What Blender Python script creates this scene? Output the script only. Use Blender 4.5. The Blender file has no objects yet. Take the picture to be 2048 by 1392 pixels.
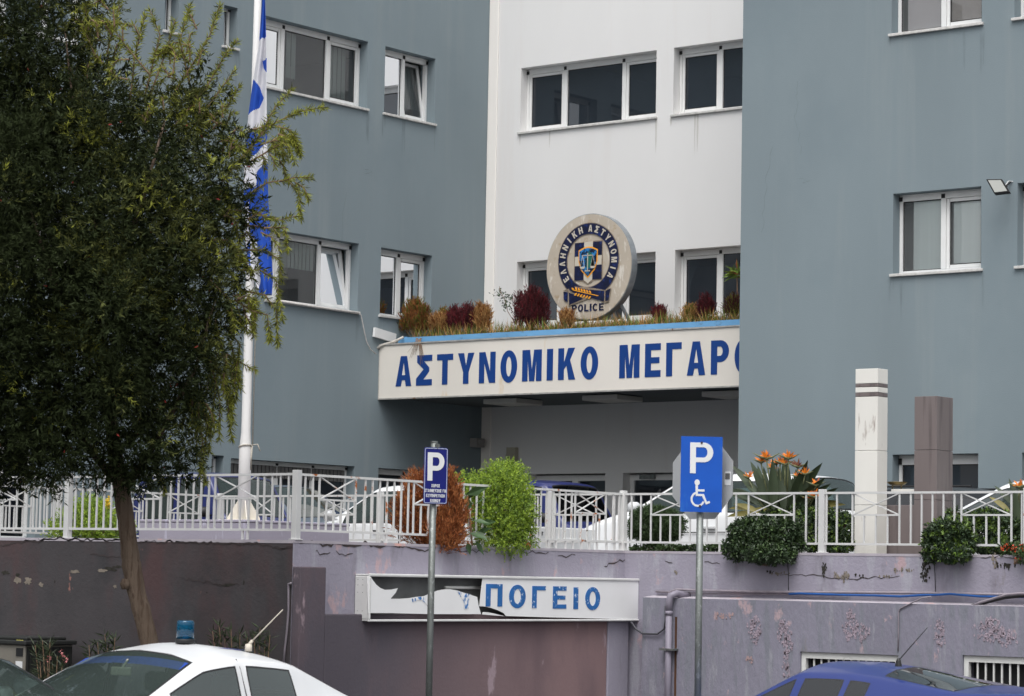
import bpy, bmesh, math, random
import numpy as np
from mathutils import Vector, Matrix

# ------------------------------------------------------------------ camera, sky, sun, exposure
SC = bpy.context.scene
COL = SC.collection
EYE = 2.0
FPX, PITCH, ROLL, YAW = 5278.3, 0.0862556, 0.0189061, 0.6741121
_f0 = np.array([-math.sin(YAW), math.cos(YAW), 0]); _r0 = np.array([math.cos(YAW), math.sin(YAW), 0]); _u0 = np.array([0, 0, 1.0])
CF = _f0*math.cos(PITCH) + _u0*math.sin(PITCH); _up = _u0*math.cos(PITCH) - _f0*math.sin(PITCH)
CR = _r0*math.cos(ROLL) + _up*math.sin(ROLL); CU = _up*math.cos(ROLL) - _r0*math.sin(ROLL)
CO = np.array([0, 0, EYE])
cd = bpy.data.cameras.new('camera'); cam = bpy.data.objects.new('camera', cd); COL.objects.link(cam)
cd.sensor_width = 36; cd.lens = FPX/2048*36; cd.clip_start = 0.5; cd.clip_end = 2000
cd.dof.use_dof = True; cd.dof.focus_distance = 33; cd.dof.aperture_fstop = 5.0
cam.matrix_world = Matrix(((CR[0], CU[0], -CF[0], 0), (CR[1], CU[1], -CF[1], 0), (CR[2], CU[2], -CF[2], EYE), (0, 0, 0, 1)))
SC.camera = cam

SUN_EL, SUN_AZ = math.radians(60), math.radians(151)     # azimuth clockwise from +Y
w = bpy.data.worlds.new('World'); SC.world = w; w.use_nodes = True
nt = w.node_tree; bg = nt.nodes['Background']
sky = nt.nodes.new('ShaderNodeTexSky'); sky.sky_type = 'NISHITA'; sky.sun_disc = False
sky.sun_elevation = SUN_EL; sky.sun_rotation = SUN_AZ; sky.dust_density = 3.0
hs = nt.nodes.new('ShaderNodeHueSaturation'); hs.inputs['Saturation'].default_value = 0.12
nt.links.new(sky.outputs[0], hs.inputs['Color'])
# overcast sky: brighter overhead than at the horizon
tcn = nt.nodes.new('ShaderNodeTexCoord'); sep = nt.nodes.new('ShaderNodeSeparateXYZ'); nt.links.new(tcn.outputs['Generated'], sep.inputs[0])
mr = nt.nodes.new('ShaderNodeMapRange'); mr.inputs[1].default_value = 0; mr.inputs[2].default_value = .9; mr.inputs[3].default_value = .65; mr.inputs[4].default_value = 1.75; nt.links.new(sep.outputs[2], mr.inputs[0])
mxs = nt.nodes.new('ShaderNodeVectorMath'); mxs.operation = 'SCALE'; nt.links.new(hs.outputs[0], mxs.inputs[0]); nt.links.new(mr.outputs[0], mxs.inputs['Scale'])
nt.links.new(mxs.outputs[0], bg.inputs[0]); bg.inputs[1].default_value = 0.14
sl = bpy.data.lights.new('sun', 'SUN'); sun = bpy.data.objects.new('sun', sl); COL.objects.link(sun)
sl.energy = 0.7; sl.angle = math.radians(35); sl.color = (1, .97, .93)
sd = Vector((math.sin(SUN_AZ)*math.cos(SUN_EL), math.cos(SUN_AZ)*math.cos(SUN_EL), math.sin(SUN_EL)))
sun.rotation_euler = sd.to_track_quat('Z', 'Y').to_euler(); sun.location = (0, 0, 60)
SC.view_settings.view_transform = 'Standard'; SC.view_settings.look = 'None'
SC.view_settings.exposure = 0.5; SC.view_settings.gamma = 1.0

random.seed(7); RNG = np.random.default_rng(7)

# ------------------------------------------------------------------ places in the scene
def ray(x, y): return CF + CR*((x-1024)/FPX) - CU*((y-696)/FPX)
def on_u(x, y, u): d = ray(x, y); return CO + d*(u/d[0])
def on_v(x, y, v): d = ray(x, y); return CO + d*(v/d[1])
def on_z(x, y, z): d = ray(x, y); return CO + d*((z-EYE)/d[2])
def at(x, y, t): return CO + ray(x, y)*t
def u_of(x, v, z):           # u where the line (v,z) passes picture column x
    k = (x-1024)/FPX; q = CR - k*CF; a = np.array([0, v, z-EYE]); return -(a@q)/q[0]
def v_of(x, u, z):
    k = (x-1024)/FPX; q = CR - k*CF; a = np.array([u, 0, z-EYE]); return -(a@q)/q[1]

# ------------------------------------------------------------------ object helpers
def link(o, parent=None):
    COL.objects.link(o)
    if parent is not None: o.parent = parent
    return o
def tag(o, label=None, cat=None, group=None, kind=None):
    for k, val in (('label', label), ('category', cat), ('group', group), ('kind', kind)):
        if val: o[k] = val
    return o
def thing(name, label, cat, loc=(0, 0, 0), rz=0, group=None):
    o = bpy.data.objects.new(name, None); o.location = tuple(float(c) for c in loc); o.rotation_euler = (0, 0, rz); o.empty_display_size = .2
    COL.objects.link(o); return tag(o, label, cat, group)
def root_of(o):
    while o.parent is not None: o = o.parent
    return o
def to_local(o):
    r = root_of(o); return (Matrix.Translation(r.location) @ r.rotation_euler.to_matrix().to_4x4()).inverted()

class MB:
    """collects faces, each with a material slot"""
    def __init__(s): s.v = []; s.f = []; s.m = []
    def add(s, vs, fs, m=0):
        n = len(s.v); s.v += [tuple(float(c) for c in p) for p in vs]
        s.f += [tuple(i+n for i in q) for q in fs]; s.m += [m]*len(fs); return s
    def quad(s, a, b, c, d, m=0): return s.add([a, b, c, d], [(0, 1, 2, 3)], m)
    def box(s, a, b, m=0):
        x0, y0, z0 = (min(a[i], b[i]) for i in range(3)); x1, y1, z1 = (max(a[i], b[i]) for i in range(3))
        return s.add([(x0, y0, z0), (x1, y0, z0), (x1, y1, z0), (x0, y1, z0), (x0, y0, z1), (x1, y0, z1), (x1, y1, z1), (x0, y1, z1)],
                     [(0, 3, 2, 1), (4, 5, 6, 7), (0, 1, 5, 4), (1, 2, 6, 5), (2, 3, 7, 6), (3, 0, 4, 7)], m)
    def bar(s, a, b, wx, wy, up=(0, 0, 1), m=0):       # rectangular bar from a to b
        a = Vector([float(c) for c in a]); b = Vector([float(c) for c in b]); d = (b-a).normalized(); up = Vector(up)
        if abs(d.dot(up)) > .95: up = Vector((1, 0, 0))
        r = d.cross(up).normalized(); q = r.cross(d).normalized(); vs = []
        for p in (a, b):
            for sx, sy in ((-1, -1), (1, -1), (1, 1), (-1, 1)): vs.append(p + r*sx*wx/2 + q*sy*wy/2)
        return s.add(vs, [(0, 1, 2, 3), (7, 6, 5, 4), (0, 4, 5, 1), (1, 5, 6, 2), (2, 6, 7, 3), (3, 7, 4, 0)], m)
    def tube(s, pts, r, n=8, m=0, caps=True):
        pts = [Vector([float(c) for c in p]) for p in pts]; rs = r if hasattr(r, '__len__') else [r]*len(pts)
        vs = []; fs = []; prev = None
        for i, p in enumerate(pts):
            d = (pts[min(i+1, len(pts)-1)] - pts[max(i-1, 0)]).normalized()
            if prev is None: q = d.orthogonal().normalized()
            else: q = (prev - d*prev.dot(d)).normalized()
            prev = q; e = d.cross(q)
            for k in range(n): t = 2*math.pi*k/n; vs.append(p + (q*math.cos(t) + e*math.sin(t))*rs[i])
        for i in range(len(pts)-1):
            for k in range(n): fs.append((i*n+k, i*n+(k+1) % n, (i+1)*n+(k+1) % n, (i+1)*n+k))
        if caps: fs.append(tuple(range(n))[::-1]); fs.append(tuple((len(pts)-1)*n+k for k in range(n)))
        return s.add(vs, fs, m)
    def lathe(s, c, prof, n=20, m=0):                  # prof: (radius, z) about a vertical axis
        c = Vector([float(k) for k in c]); vs = []; fs = []
        for r, z in prof:
            for k in range(n): t = 2*math.pi*k/n; vs.append(c + Vector((r*math.cos(t), r*math.sin(t), z)))
        for i in range(len(prof)-1):
            for k in range(n): fs.append((i*n+k, i*n+(k+1) % n, (i+1)*n+(k+1) % n, (i+1)*n+k))
        fs.append(tuple(range(n))[::-1]); fs.append(tuple((len(prof)-1)*n+k for k in range(n)))
        return s.add(vs, fs, m)
    def prism(s, poly, o, ex, ey, en, d, m=0):         # polygon in plane (o, ex, ey), thickness d along en
        o, ex, ey, en = (np.array(k, float) for k in (o, ex, ey, en)); n = len(poly)
        a = [o + ex*x + ey*y for x, y in poly]; b = [p + en*d for p in a]
        return s.add(a+b, [tuple(range(n))[::-1], tuple(range(n, 2*n))] + [(i, (i+1) % n, n+(i+1) % n, n+i) for i in range(n)], m)
    def build(s, name, mats, parent=None, smooth=False, world=True, bevel=0, origin=None):
        me = bpy.data.meshes.new(name); mats = mats if isinstance(mats, (list, tuple)) else [mats]
        me.from_pydata(s.v, [], s.f)
        for q in mats: me.materials.append(q)
        me.polygons.foreach_set('material_index', s.m)
        bm = bmesh.new(); bm.from_mesh(me); bmesh.ops.recalc_face_normals(bm, faces=bm.faces); bm.to_mesh(me); bm.free()
        if smooth: me.polygons.foreach_set('use_smooth', [True]*len(me.polygons))
        o = bpy.data.objects.new(name, me); link(o, parent)
        if world and parent is not None: me.transform(to_local(parent))
        if origin is not None and parent is None:
            me.transform(Matrix.Translation([-float(c) for c in origin])); o.location = [float(c) for c in origin]
        if bevel:
            b = o.modifiers.new('bevel', 'BEVEL'); b.width = bevel; b.segments = 2; b.limit_method = 'ANGLE'; b.angle_limit = math.radians(40)
        return o
def raw_mesh(name, v, f, mats, parent=None, smooth=False, mi=None, world=True, origin=None):
    me = bpy.data.meshes.new(name); me.from_pydata(np.asarray(v, float).tolist(), [], np.asarray(f).tolist() if not isinstance(f, list) else f)
    for q in (mats if isinstance(mats, (list, tuple)) else [mats]): me.materials.append(q)
    if mi is not None: me.polygons.foreach_set('material_index', np.asarray(mi, np.int32))
    if smooth: me.polygons.foreach_set('use_smooth', [True]*len(me.polygons))
    o = bpy.data.objects.new(name, me); link(o, parent)
    if world and parent is not None: me.transform(to_local(parent))
    if origin is not None and parent is None:
        me.transform(Matrix.Translation([-float(c) for c in origin])); o.location = [float(c) for c in origin]
    return o
def copy_tree(o, parent=None):
    c = o.copy(); COL.objects.link(c)
    if parent is not None: c.parent = parent
    for ch in list(o.children): copy_tree(ch, c)
    return c

# ------------------------------------------------------------------ materials
def lin(c):
    out = []
    for k in c:
        k /= 255.0; out.append(k/12.92 if k <= .04045 else ((k+.055)/1.055)**2.4)
    return out
def A(r, g, b, k=1.3):       # base colour of a surface that looks (r,g,b) in the photograph's daylight
    return tuple(min(.85, c*k) for c in lin((r, g, b)))
MATS = {}
def M(name, col, rough=.6, var=.1, scale=2.0, stretch=(1, 1, 1), bump=0, bscale=30, spec=.4, metal=0, patches=(), island=0, coat=0, trans=0, bstretch=(1, 1, 1), fade=None):
    if name in MATS: return MATS[name]
    m = bpy.data.materials.new(name); m.use_nodes = True; t = m.node_tree; N = t.nodes; L = t.links; b = N['Principled BSDF']
    b.inputs['Roughness'].default_value = rough; b.inputs['Metallic'].default_value = metal; b.inputs['Specular IOR Level'].default_value = spec
    if coat: b.inputs['Coat Weight'].default_value = coat; b.inputs['Coat Roughness'].default_value = .04
    geo = N.new('ShaderNodeNewGeometry')
    def noise(sc, st, det=5, rg=.55):
        mp = N.new('ShaderNodeMapping'); mp.inputs['Scale'].default_value = st; L.new(geo.outputs['Position'], mp.inputs['Vector'])
        n = N.new('ShaderNodeTexNoise'); n.inputs['Scale'].default_value = sc; n.inputs['Detail'].default_value = det; n.inputs['Roughness'].default_value = rg
        L.new(mp.outputs[0], n.inputs['Vector']); return n.outputs['Fac']
    def mix(fac, a, bb, mode='MIX'):
        x = N.new('ShaderNodeMix'); x.data_type = 'RGBA'; x.blend_type = mode
        if hasattr(fac, 'links'): L.new(fac, x.inputs[0])
        else: x.inputs[0].default_value = fac
        for i, q in ((6, a), (7, bb)):
            if hasattr(q, 'links'): L.new(q, x.inputs[i])
            else: x.inputs[i].default_value = (*q[:3], 1)
        return x.outputs[2]
    def rng(src, a, bb, c, d):
        r = N.new('ShaderNodeMapRange'); L.new(src, r.inputs[0])
        for i, q in enumerate((a, bb, c, d)): r.inputs[i+1].default_value = q
        return r.outputs[0]
    cur = tuple(col)
    if var:
        f = rng(noise(scale, stretch), .3, .7, 0, 1)
        cur = mix(f, tuple(c*(1-var) for c in col), tuple(min(1, c*(1+var)) for c in col))
    if island:
        lo = tuple(c*(1-island) for c in col); hi = tuple(min(1, c*(1+island)) for c in col)
        cur = mix(geo.outputs['Random Per Island'], lo, hi)
    if fade:               # paint that changes along the wall: (axis, from, to, colour)
        sp = N.new('ShaderNodeSeparateXYZ'); L.new(geo.outputs['Position'], sp.inputs[0])
        ad = N.new('ShaderNodeMath'); ad.operation = 'MULTIPLY_ADD'; L.new(noise(.7, (1, 1, 1)), ad.inputs[0]); ad.inputs[1].default_value = 2.5; L.new(sp.outputs[fade[0]], ad.inputs[2])
        cur = mix(rng(ad.outputs[0], fade[1], fade[2], 0, 1), cur, fade[3])
    for (pc, sc, st, th, soft) in patches:
        f = rng(noise(sc, st, 6, .62), th, th+soft, 0, 1); cur = mix(f, cur, pc)
    if hasattr(cur, 'links'): L.new(cur, b.inputs['Base Color'])
    else: b.inputs['Base Color'].default_value = (*cur, 1)
    if trans:
        tr = N.new('ShaderNodeBsdfTranslucent')
        if hasattr(cur, 'links'): L.new(cur, tr.inputs[0])
        else: tr.inputs[0].default_value = (*cur, 1)
        ms = N.new('ShaderNodeMixShader'); ms.inputs[0].default_value = trans
        L.new(b.outputs[0], ms.inputs[1]); L.new(tr.outputs[0], ms.inputs[2]); L.new(ms.outputs[0], N['Material Output'].inputs[0])
    if bump:
        bn = N.new('ShaderNodeBump'); bn.inputs['Strength'].default_value = min(1, bump); bn.inputs['Distance'].default_value = .01*max(1, bump)
        L.new(noise(bscale, bstretch, 6, .6), bn.inputs['Height']); L.new(bn.outputs[0], b.inputs['Normal'])
    MATS[name] = m; return m
def GLASS(name, tint=(.75, .8, .8), refl=1.6, dust_sheen=.05, dust_sheen_col=(.35, .37, .36)):
    if name in MATS: return MATS[name]
    m = bpy.data.materials.new(name); m.use_nodes = True; t = m.node_tree; N = t.nodes; L = t.links; N.remove(N['Principled BSDF'])
    tr = N.new('ShaderNodeBsdfTransparent'); tr.inputs[0].default_value = (*tint, 1)
    df = N.new('ShaderNodeBsdfDiffuse'); df.inputs[0].default_value = (*dust_sheen_col, 1)
    gl = N.new('ShaderNodeBsdfGlossy'); gl.inputs['Roughness'].default_value = .015; gl.inputs[0].default_value = (.95, .97, 1, 1)
    m1 = N.new('ShaderNodeMixShader'); m1.inputs[0].default_value = dust_sheen; L.new(tr.outputs[0], m1.inputs[1]); L.new(df.outputs[0], m1.inputs[2])
    fr = N.new('ShaderNodeFresnel'); fr.inputs[0].default_value = 1.5
    mu = N.new('ShaderNodeMath'); mu.operation = 'MULTIPLY'; mu.use_clamp = True; mu.inputs[1].default_value = refl; L.new(fr.outputs[0], mu.inputs[0])
    m2 = N.new('ShaderNodeMixShader'); L.new(mu.outputs[0], m2.inputs[0]); L.new(m1.outputs[0], m2.inputs[1]); L.new(gl.outputs[0], m2.inputs[2])
    L.new(m2.outputs[0], N['Material Output'].inputs[0]); MATS[name] = m; return m

# ------------------------------------------------------------------ lettering: bold outlines of each letter, cap height 1
def arc(cx, cy, rx, ry, a0, a1, n=14): return [(cx+rx*math.cos(math.radians(a0+(a1-a0)*i/n)), cy+ry*math.sin(math.radians(a0+(a1-a0)*i/n))) for i in range(n+1)]
def glyph(c, w=.72, t=.2):
    h = t*.95
    if c in 'ΑA':
        k = .30; xk = lambda y: (w/2-t*.55)*y
        return [[(0, 0), (t, 0), (t+(w/2-t*.5)*.2, .2), (w-t-(w/2-t*.5)*.2, .2), (w-t, 0), (w, 0), (w/2+t*.58, 1), (w/2-t*.58, 1)],
                [(w/2-(w/2-t*.95)*.62, .37), (w/2+(w/2-t*.95)*.62, .37), (w/2, .80)]], w
    if c == 'Σ': return [[(0, 0), (w, 0), (w, h), (.46*w, h), (.82*w, .46), (.82*w, .58), (.48*w, 1-h), (w, 1-h), (w, 1), (.03, 1), (.03, 1-h*1.2), (.46*w, .53), (0, h*1.15)]], w
    if c == 'Τ': return [[(w/2-t/2, 0), (w/2+t/2, 0), (w/2+t/2, 1-h), (w, 1-h), (w, 1), (0, 1), (0, 1-h), (w/2-t/2, 1-h)]], w
    if c == 'Υ': return [[(w/2-t/2, 0), (w/2+t/2, 0), (w/2+t/2, .38), (w, 1), (w-t*1.1, 1), (w/2, .58), (t*1.1, 1), (0, 1), (w/2-t/2, .38)]], w
    if c == 'Ν': return [[(0, 0), (t*.95, 0), (t*.95, .64), (w-t*1.1, 0), (w, 0), (w, 1), (w-t*.95, 1), (w-t*.95, .36), (t*1.1, 1), (0, 1)]], w
    if c in 'ΟO': return [arc(w/2, .5, w/2, .52, 0, 352, 44), arc(w/2, .5, w/2-t, .52-h, 0, 345, 30)], w
    if c == 'Μ': w *= 1.15; return [[(0, 0), (t*.95, 0), (t*.95, .72), (w/2-t*.45, 0), (w/2+t*.45, 0), (w-t*.95, .72), (w-t*.95, 0), (w, 0), (w, 1), (w-t*1.35, 1), (w/2, .36), (t*1.35, 1), (0, 1)]], w
    if c in 'ΙI': return [[(0, 0), (t*1.05, 0), (t*1.05, 1), (0, 1)]], t*1.05
    if c == 'Κ': return [[(0, 0), (t, 0), (t, .33), (t*1.45, .45), (w-t*1.15, 0), (w, 0), (t*1.55+.1, .62), (w-.02, 1), (w-t*1.25, 1), (t, .54), (t, 1), (0, 1)]], w
    if c in 'ΕE': w *= .88; return [[(0, 0), (w, 0), (w, h), (t, h), (t, .41), (w*.92, .41), (w*.92, .59), (t, .59), (t, 1-h), (w, 1-h), (w, 1), (0, 1)]], w
    if c == 'Γ': w *= .85; return [[(0, 0), (t, 0), (t, 1-h), (w, 1-h), (w, 1), (0, 1)]], w
    if c == 'L': w *= .85; return [[(0, 0), (w, 0), (w, h), (t, h), (t, 1), (0, 1)]], w
    if c in 'ΡP':
        w *= .97; r = .5*(1-.36)
        return [[(0, 0), (t, 0), (t, .36)] + arc(w-r*.9, .36+r, r*.9, r, -90, 90) + [(0, 1)],
                [(t, .36+h*.92)] + arc(w-r*.9, .36+r, r*.9-t, r-h*.92, -90, 90, 12) + [(t, 1-h*.92)]], w
    if c == 'Π': return [[(0, 0), (t, 0), (t, 1-h), (w-t, 1-h), (w-t, 0), (w, 0), (w, 1), (0, 1)]], w
    if c == 'Λ': return [[(0, 0), (t*1.05, 0), (w/2, .76), (w-t*1.05, 0), (w, 0), (w/2+t*.58, 1), (w/2-t*.58, 1)]], w
    if c == 'Η': return [[(0, 0), (t, 0), (t, .41), (w-t, .41), (w-t, 0), (w, 0), (w, 1), (w-t, 1), (w-t, .6), (t, .6), (t, 1), (0, 1)]], w
    if c == 'C': return [arc(w/2, .5, w/2, .52, 40, 320, 36) + arc(w/2, .5, w/2-t, .52-h, 318, 42, 30)], w
    if c in 'ΒB':
        return [[(0, 0)] + arc(w-.27, .27, .27, .27, -90, 62, 10) + arc(w-.29, .76, .24, .24, -62, 90, 10) + [(0, 1)],
                [(t, h)] + arc(w-.3, .27, .1, .1, -90, 90, 8) + [(t, .4)], [(t, .6)] + arc(w-.32, .72, .09, .1, -90, 90, 8) + [(t, 1-h)]], w
    if c == 'Χ': return [[(0, 0), (t*1.1, 0), (w/2, .36), (w-t*1.1, 0), (w, 0), (w/2+t*.6, .51), (w-.02, 1), (w-t*1.15, 1), (w/2, .66), (t*1.15, 1), (.02, 1), (w/2-t*.6, .51)]], w
    if c == 'Ω': return [[(0, 0), (w*.42, 0), (w*.42, h*.8)] + arc(w/2, .56, w/2-t, .44-h, 235, -55, 20) + [(w*.58, h*.8), (w*.58, 0), (w, 0), (w, h*.8), (w*.8, h*.8)] + arc(w/2, .56, w/2, .44, -40, 220, 26) + [(w*.2, h*.8), (0, h*.8)]], w
    if c == 'Θ': return [arc(w/2, .5, w/2, .52, 0, 352, 44), arc(w/2, .5, w/2-t*.9, .52-h, 14, 166, 16), arc(w/2, .5, w/2-t*.9, .52-h, 194, 346, 16)], w
    if c == 'Ξ': return [[(0, 0), (w, 0), (w, h), (0, h)], [(.06, .41), (w-.06, .41), (w-.06, .59), (.06, .59)], [(0, 1-h), (w, 1-h), (w, 1), (0, 1)]], w
    if c == '2': return [[(0, 0), (w, 0), (w, h), (t*1.5, h), (w-.03, .6), (w-.03, .82), (w-.2, 1), (.18, 1), (0, .8), (0, .7), (t, .7), (t*1.2, 1-h), (w-t*1.2, 1-h), (w-t*1.1, .62), (0, h)]], w
    return [], w*.55
def word(txt, height, gap=.12, w=.72, t=.2, widths=None):
    out = []; x = 0
    for i, ch in enumerate(txt):
        if ch == ' ': x += w*.75; continue
        cs, gw = glyph(ch, w, t); out += [[(x+a, b) for a, b in c] for c in cs]; x += gw+gap
    tot = x-gap
    return [[(a*height, b*height) for a, b in c] for c in out], tot*height
def flat_shape(name, contours, o, ex, ey, thick, mat, parent=None, world=True):
    """filled outlines with holes, as a thin solid on the plane (o, ex, ey)"""
    cu = bpy.data.curves.new(name, 'CURVE'); cu.dimensions = '2D'; cu.fill_mode = 'BOTH'; cu.extrude = thick/2
    for c in contours:
        sp = cu.splines.new('POLY'); sp.points.add(len(c)-1); sp.use_cyclic_u = True
        for p, (x, y) in zip(sp.points, c): p.co = (x, y, 0, 1)
    ob = bpy.data.objects.new(name+'_curve', cu); COL.objects.link(ob)
    me = bpy.data.meshes.new_from_object(ob.evaluated_get(bpy.context.evaluated_depsgraph_get()))
    bpy.data.objects.remove(ob); bpy.data.curves.remove(cu); me.name = name
    ex = Vector([float(k) for k in ex]).normalized(); ey = Vector([float(k) for k in ey]).normalized(); en = ex.cross(ey)
    o = Vector([float(k) for k in o]) + en*thick/2
    me.transform(Matrix(((ex.x, ey.x, en.x, o.x), (ex.y, ey.y, en.y, o.y), (ex.z, ey.z, en.z, o.z), (0, 0, 0, 1))))
    me.materials.clear(); me.materials.append(mat)
    ob = bpy.data.objects.new(name, me); link(ob, parent)
    if world and parent is not None: me.transform(to_local(parent))
    return ob
# ------------------------------------------------------------------ materials of the place
m_blue = M('blue_plaster', A(114, 125, 130, 1.22), .85, .07, .5, (1, 1, .35), .25, 60, .2, patches=[(A(122, 131, 134, 1.22), 3.0, (1, 1, .06), .52, .3), (A(106, 118, 124, 1.22), .25, (1, 1, 1), .5, .25)])
m_white = M('white_plaster', A(201, 200, 199, 1.25), .85, .03, .6, (1, 1, .4), .12, 60, .2, patches=[(A(196, 192, 189, 1.25), 2.0, (1, 1, .08), .55, .3)])
m_frame = M('white_window_frame', (.74, .74, .73), .4, .03, 5)
m_reveal = m_blue
m_marble = M('marble_sill', (.55, .54, .52), .5, .2, 12)
m_black = M('black_rubber', (.012, .012, .013), .6, 0)
m_room = M('room_wall', (.5, .5, .49), .9, .03)
m_blind = M('pale_blind', (.55, .6, .56), .8, .05, 1, (8, 8, .1))
m_mint = M('mint_blind', (.80, .85, .83), .8, .04, 1.5, (10, 10, .1))
m_pink = M('pinkish_curtain', (.82, .76, .76), .8, .04, 2)
m_brown = M('brown_curtain', (.42, .35, .31), .8, .15, 5)
m_steel = M('galvanised_steel', (.22, .235, .225), .5, .25, 14, (1, 1, .25), .3, 60, metal=.75, patches=[((.36, .38, .37), 24, (1, 1, .5), .58, .08)])
m_glass = GLASS('window_glass', (.72, .76, .76), 1.6, .10, (.30, .32, .33))
m_glassd = GLASS('dark_window_glass', (.30, .35, .40), 1.7, .16, (.10, .13, .17))  # navy diffuse share paints the reflected tone into the panes
m_glassc = GLASS('clear_window_glass', (.96, .98, .98), 2.0, .10, (.7, .72, .72))
m_concrete = M('worn_paving', (.075, .073, .07), .9, .15, 1, (1, 1, 1), .4, 30)
m_asphalt = M('asphalt', (.05, .05, .052), .9, .2, 2, (1, 1, 1), .5, 80)
m_soil = M('soil', (.07, .05, .035), 1, .3, 6, (1, 1, 1), 1, 30)

# ------------------------------------------------------------------ ground
TZ, WT = 1.65, 2.34                     # terrace floor, top of the retaining wall
AU, AV, BV = -19.30, 20.50, 26.47       # front corner of the planter and the line of the terrace fence
g = MB().quad((-600, -400, 0), (600, -400, 0), (600, 800, 0), (-600, 800, 0)).build('street', m_asphalt); tag(g, kind='structure')
g = MB().box((-40, BV+.12, .2), (12, 60, TZ)).box((-40, AV+.2, .2), (AU-.2, BV+.12, TZ-.004)).build('terrace', m_concrete); tag(g, kind='structure')

# ------------------------------------------------------------------ the police building
LU, WV, RV, RU = -29.87, 36.57, 32.80, -21.86
bld = thing('office_building', 'three winged grey blue and white police headquarters with the canopied entrance', 'building', (-26, 36.6, TZ))
ROOF = 15.5
PL = lambda a, z, d: (LU-d, a, z)        # left wing: a along v, outward +u
PW = lambda a, z, d: (a, WV+d, z)        # white block: a along u, outward -v
PR = lambda a, z, d: (a, RV+d, z)        # right wing
def holes_wall(mb, P, a0, a1, z0, z1, ops, rev=.34, m=0, mr=0):
    xs = sorted({a0, a1, *[o[0] for o in ops], *[o[1] for o in ops]}); zs = sorted({z0, z1, *[o[2] for o in ops], *[o[3] for o in ops]})
    for i in range(len(xs)-1):
        for j in range(len(zs)-1):
            cx, cz = (xs[i]+xs[i+1])/2, (zs[j]+zs[j+1])/2
            if any(o[0] < cx < o[1] and o[2] < cz < o[3] for o in ops): continue
            mb.quad(P(xs[i], zs[j], 0), P(xs[i+1], zs[j], 0), P(xs[i+1], zs[j+1], 0), P(xs[i], zs[j+1], 0), m)
    for a, b, c, d in ops:
        for (p, q, r, s) in ((a, c, a, d), (b, c, b, d), (a, c, b, c), (a, d, b, d)):
            mb.quad(P(p, q, 0), P(r, s, 0), P(r, s, rev), P(p, q, rev), mr)
def pbox(mb, P, a0, a1, z0, z1, d0, d1, m=0): mb.box(P(a0, z0, d0), P(a1, z1, d1), m)

def window(P, a0, a1, z0, z1, mull=(), sash=(), open_=(), blinds=(), glass=None, rd=.18, head=.10, sill=True, label=None, fw=.05, mw=.078, insect=()):
    glass = glass or m_glass
    mb = MB(); e = .004
    pbox(mb, P, a0+e, a0+fw, z0+e, z1-e, rd, rd+.07); pbox(mb, P, a1-fw, a1-e, z0+e, z1-e, rd, rd+.07)
    pbox(mb, P, a0+fw, a1-fw, z0+e, z0+fw, rd, rd+.07); pbox(mb, P, a0+fw, a1-fw, z1-head, z1-e, rd-.01, rd+.07)
    for q in mull:
        pbox(mb, P, q-mw/2, q+mw/2, z0+fw, z1-head, rd-.004, rd+.07)
    for q in list(mull)+[a0+.03, a1-.03]: pbox(mb, P, q-.028, q+.028, z1-head+.005, z1-head*.35, rd-.02, rd-.011, 1)
    f = mb.build('window', [m_frame, m_black], bld); tag(f, label)
    edges = [a0+fw]; 
    for q in mull: edges += [q-mw/2, q+mw/2]
    edges.append(a1-fw)
    for i in range(len(edges)//2):
        l, r = edges[2*i], edges[2*i+1]; b, t = z0+fw, z1-head; sw = 0
        if i in sash or i in open_:
            sw = .055; s = MB(); tilt = .16 if i in open_ else 0
            def Q(a, z, d): return P(a, z, d+tilt*(z-b)/(t-b))
            for (x0, x1, y0, y1) in ((l, l+sw, b, t), (r-sw, r, b, t), (l+sw, r-sw, b, b+sw), (l+sw, r-sw, t-sw, t)):
                vs = [Q(x, y, d) for d in (rd+.012, rd+.06) for x, y in ((x0+e, y0+e), (x1-e, y0+e), (x1-e, y1-e), (x0+e, y1-e))]
                s.add(vs, [(0, 1, 2, 3), (7, 6, 5, 4), (0, 4, 5, 1), (1, 5, 6, 2), (2, 6, 7, 3), (3, 7, 4, 0)])
            so = s.build('sash', m_frame, f)
            MB().quad(Q(l+sw, b+sw, rd+.035), Q(r-sw, b+sw, rd+.035), Q(r-sw, t-sw, rd+.035), Q(l+sw, t-sw, rd+.035)).build('pane', glass, f)
        else:
            MB().quad(P(l, b, rd+.035), P(r, b, rd+.035), P(r, t, rd+.035), P(l, t, rd+.035)).build('pane', glass, f)
        s = MB()                       # black gasket round the glass
        for (x0, x1, y0, y1) in ((l+sw, l+sw+.012, b+sw, t-sw), (r-sw-.012, r-sw, b+sw, t-sw), (l+sw+.012, r-sw-.012, b+sw, b+sw+.012), (l+sw+.012, r-sw-.012, t-sw-.012, t-sw)):
            if i not in open_: pbox(s, P, x0, x1, y0, y1, rd+.028, rd+.033)
        if s.v: s.build('gasket', m_black, f)
    if sill:
        s = MB(); pbox(s, P, a0-.035, a1+.035, z0-.045, z0-.004, -.045, rd+.0); s.build('sill', m_marble, f, bevel=.006)
    for (x0, x1, y0, y1, d, mt) in blinds:
        s = MB(); n = max(2, int(abs(x1-x0)/.09))
        for k in range(n):
            p, q = x0+(x1-x0)*k/n, x0+(x1-x0)*(k+1)/n; dd = rd+d
            s.quad(P(p, y0, dd), P(q, y0, dd+.012), P(q, y1, dd+.012), P(p, y1, dd))
        s.build('blind', mt, f)
    return f

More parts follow.
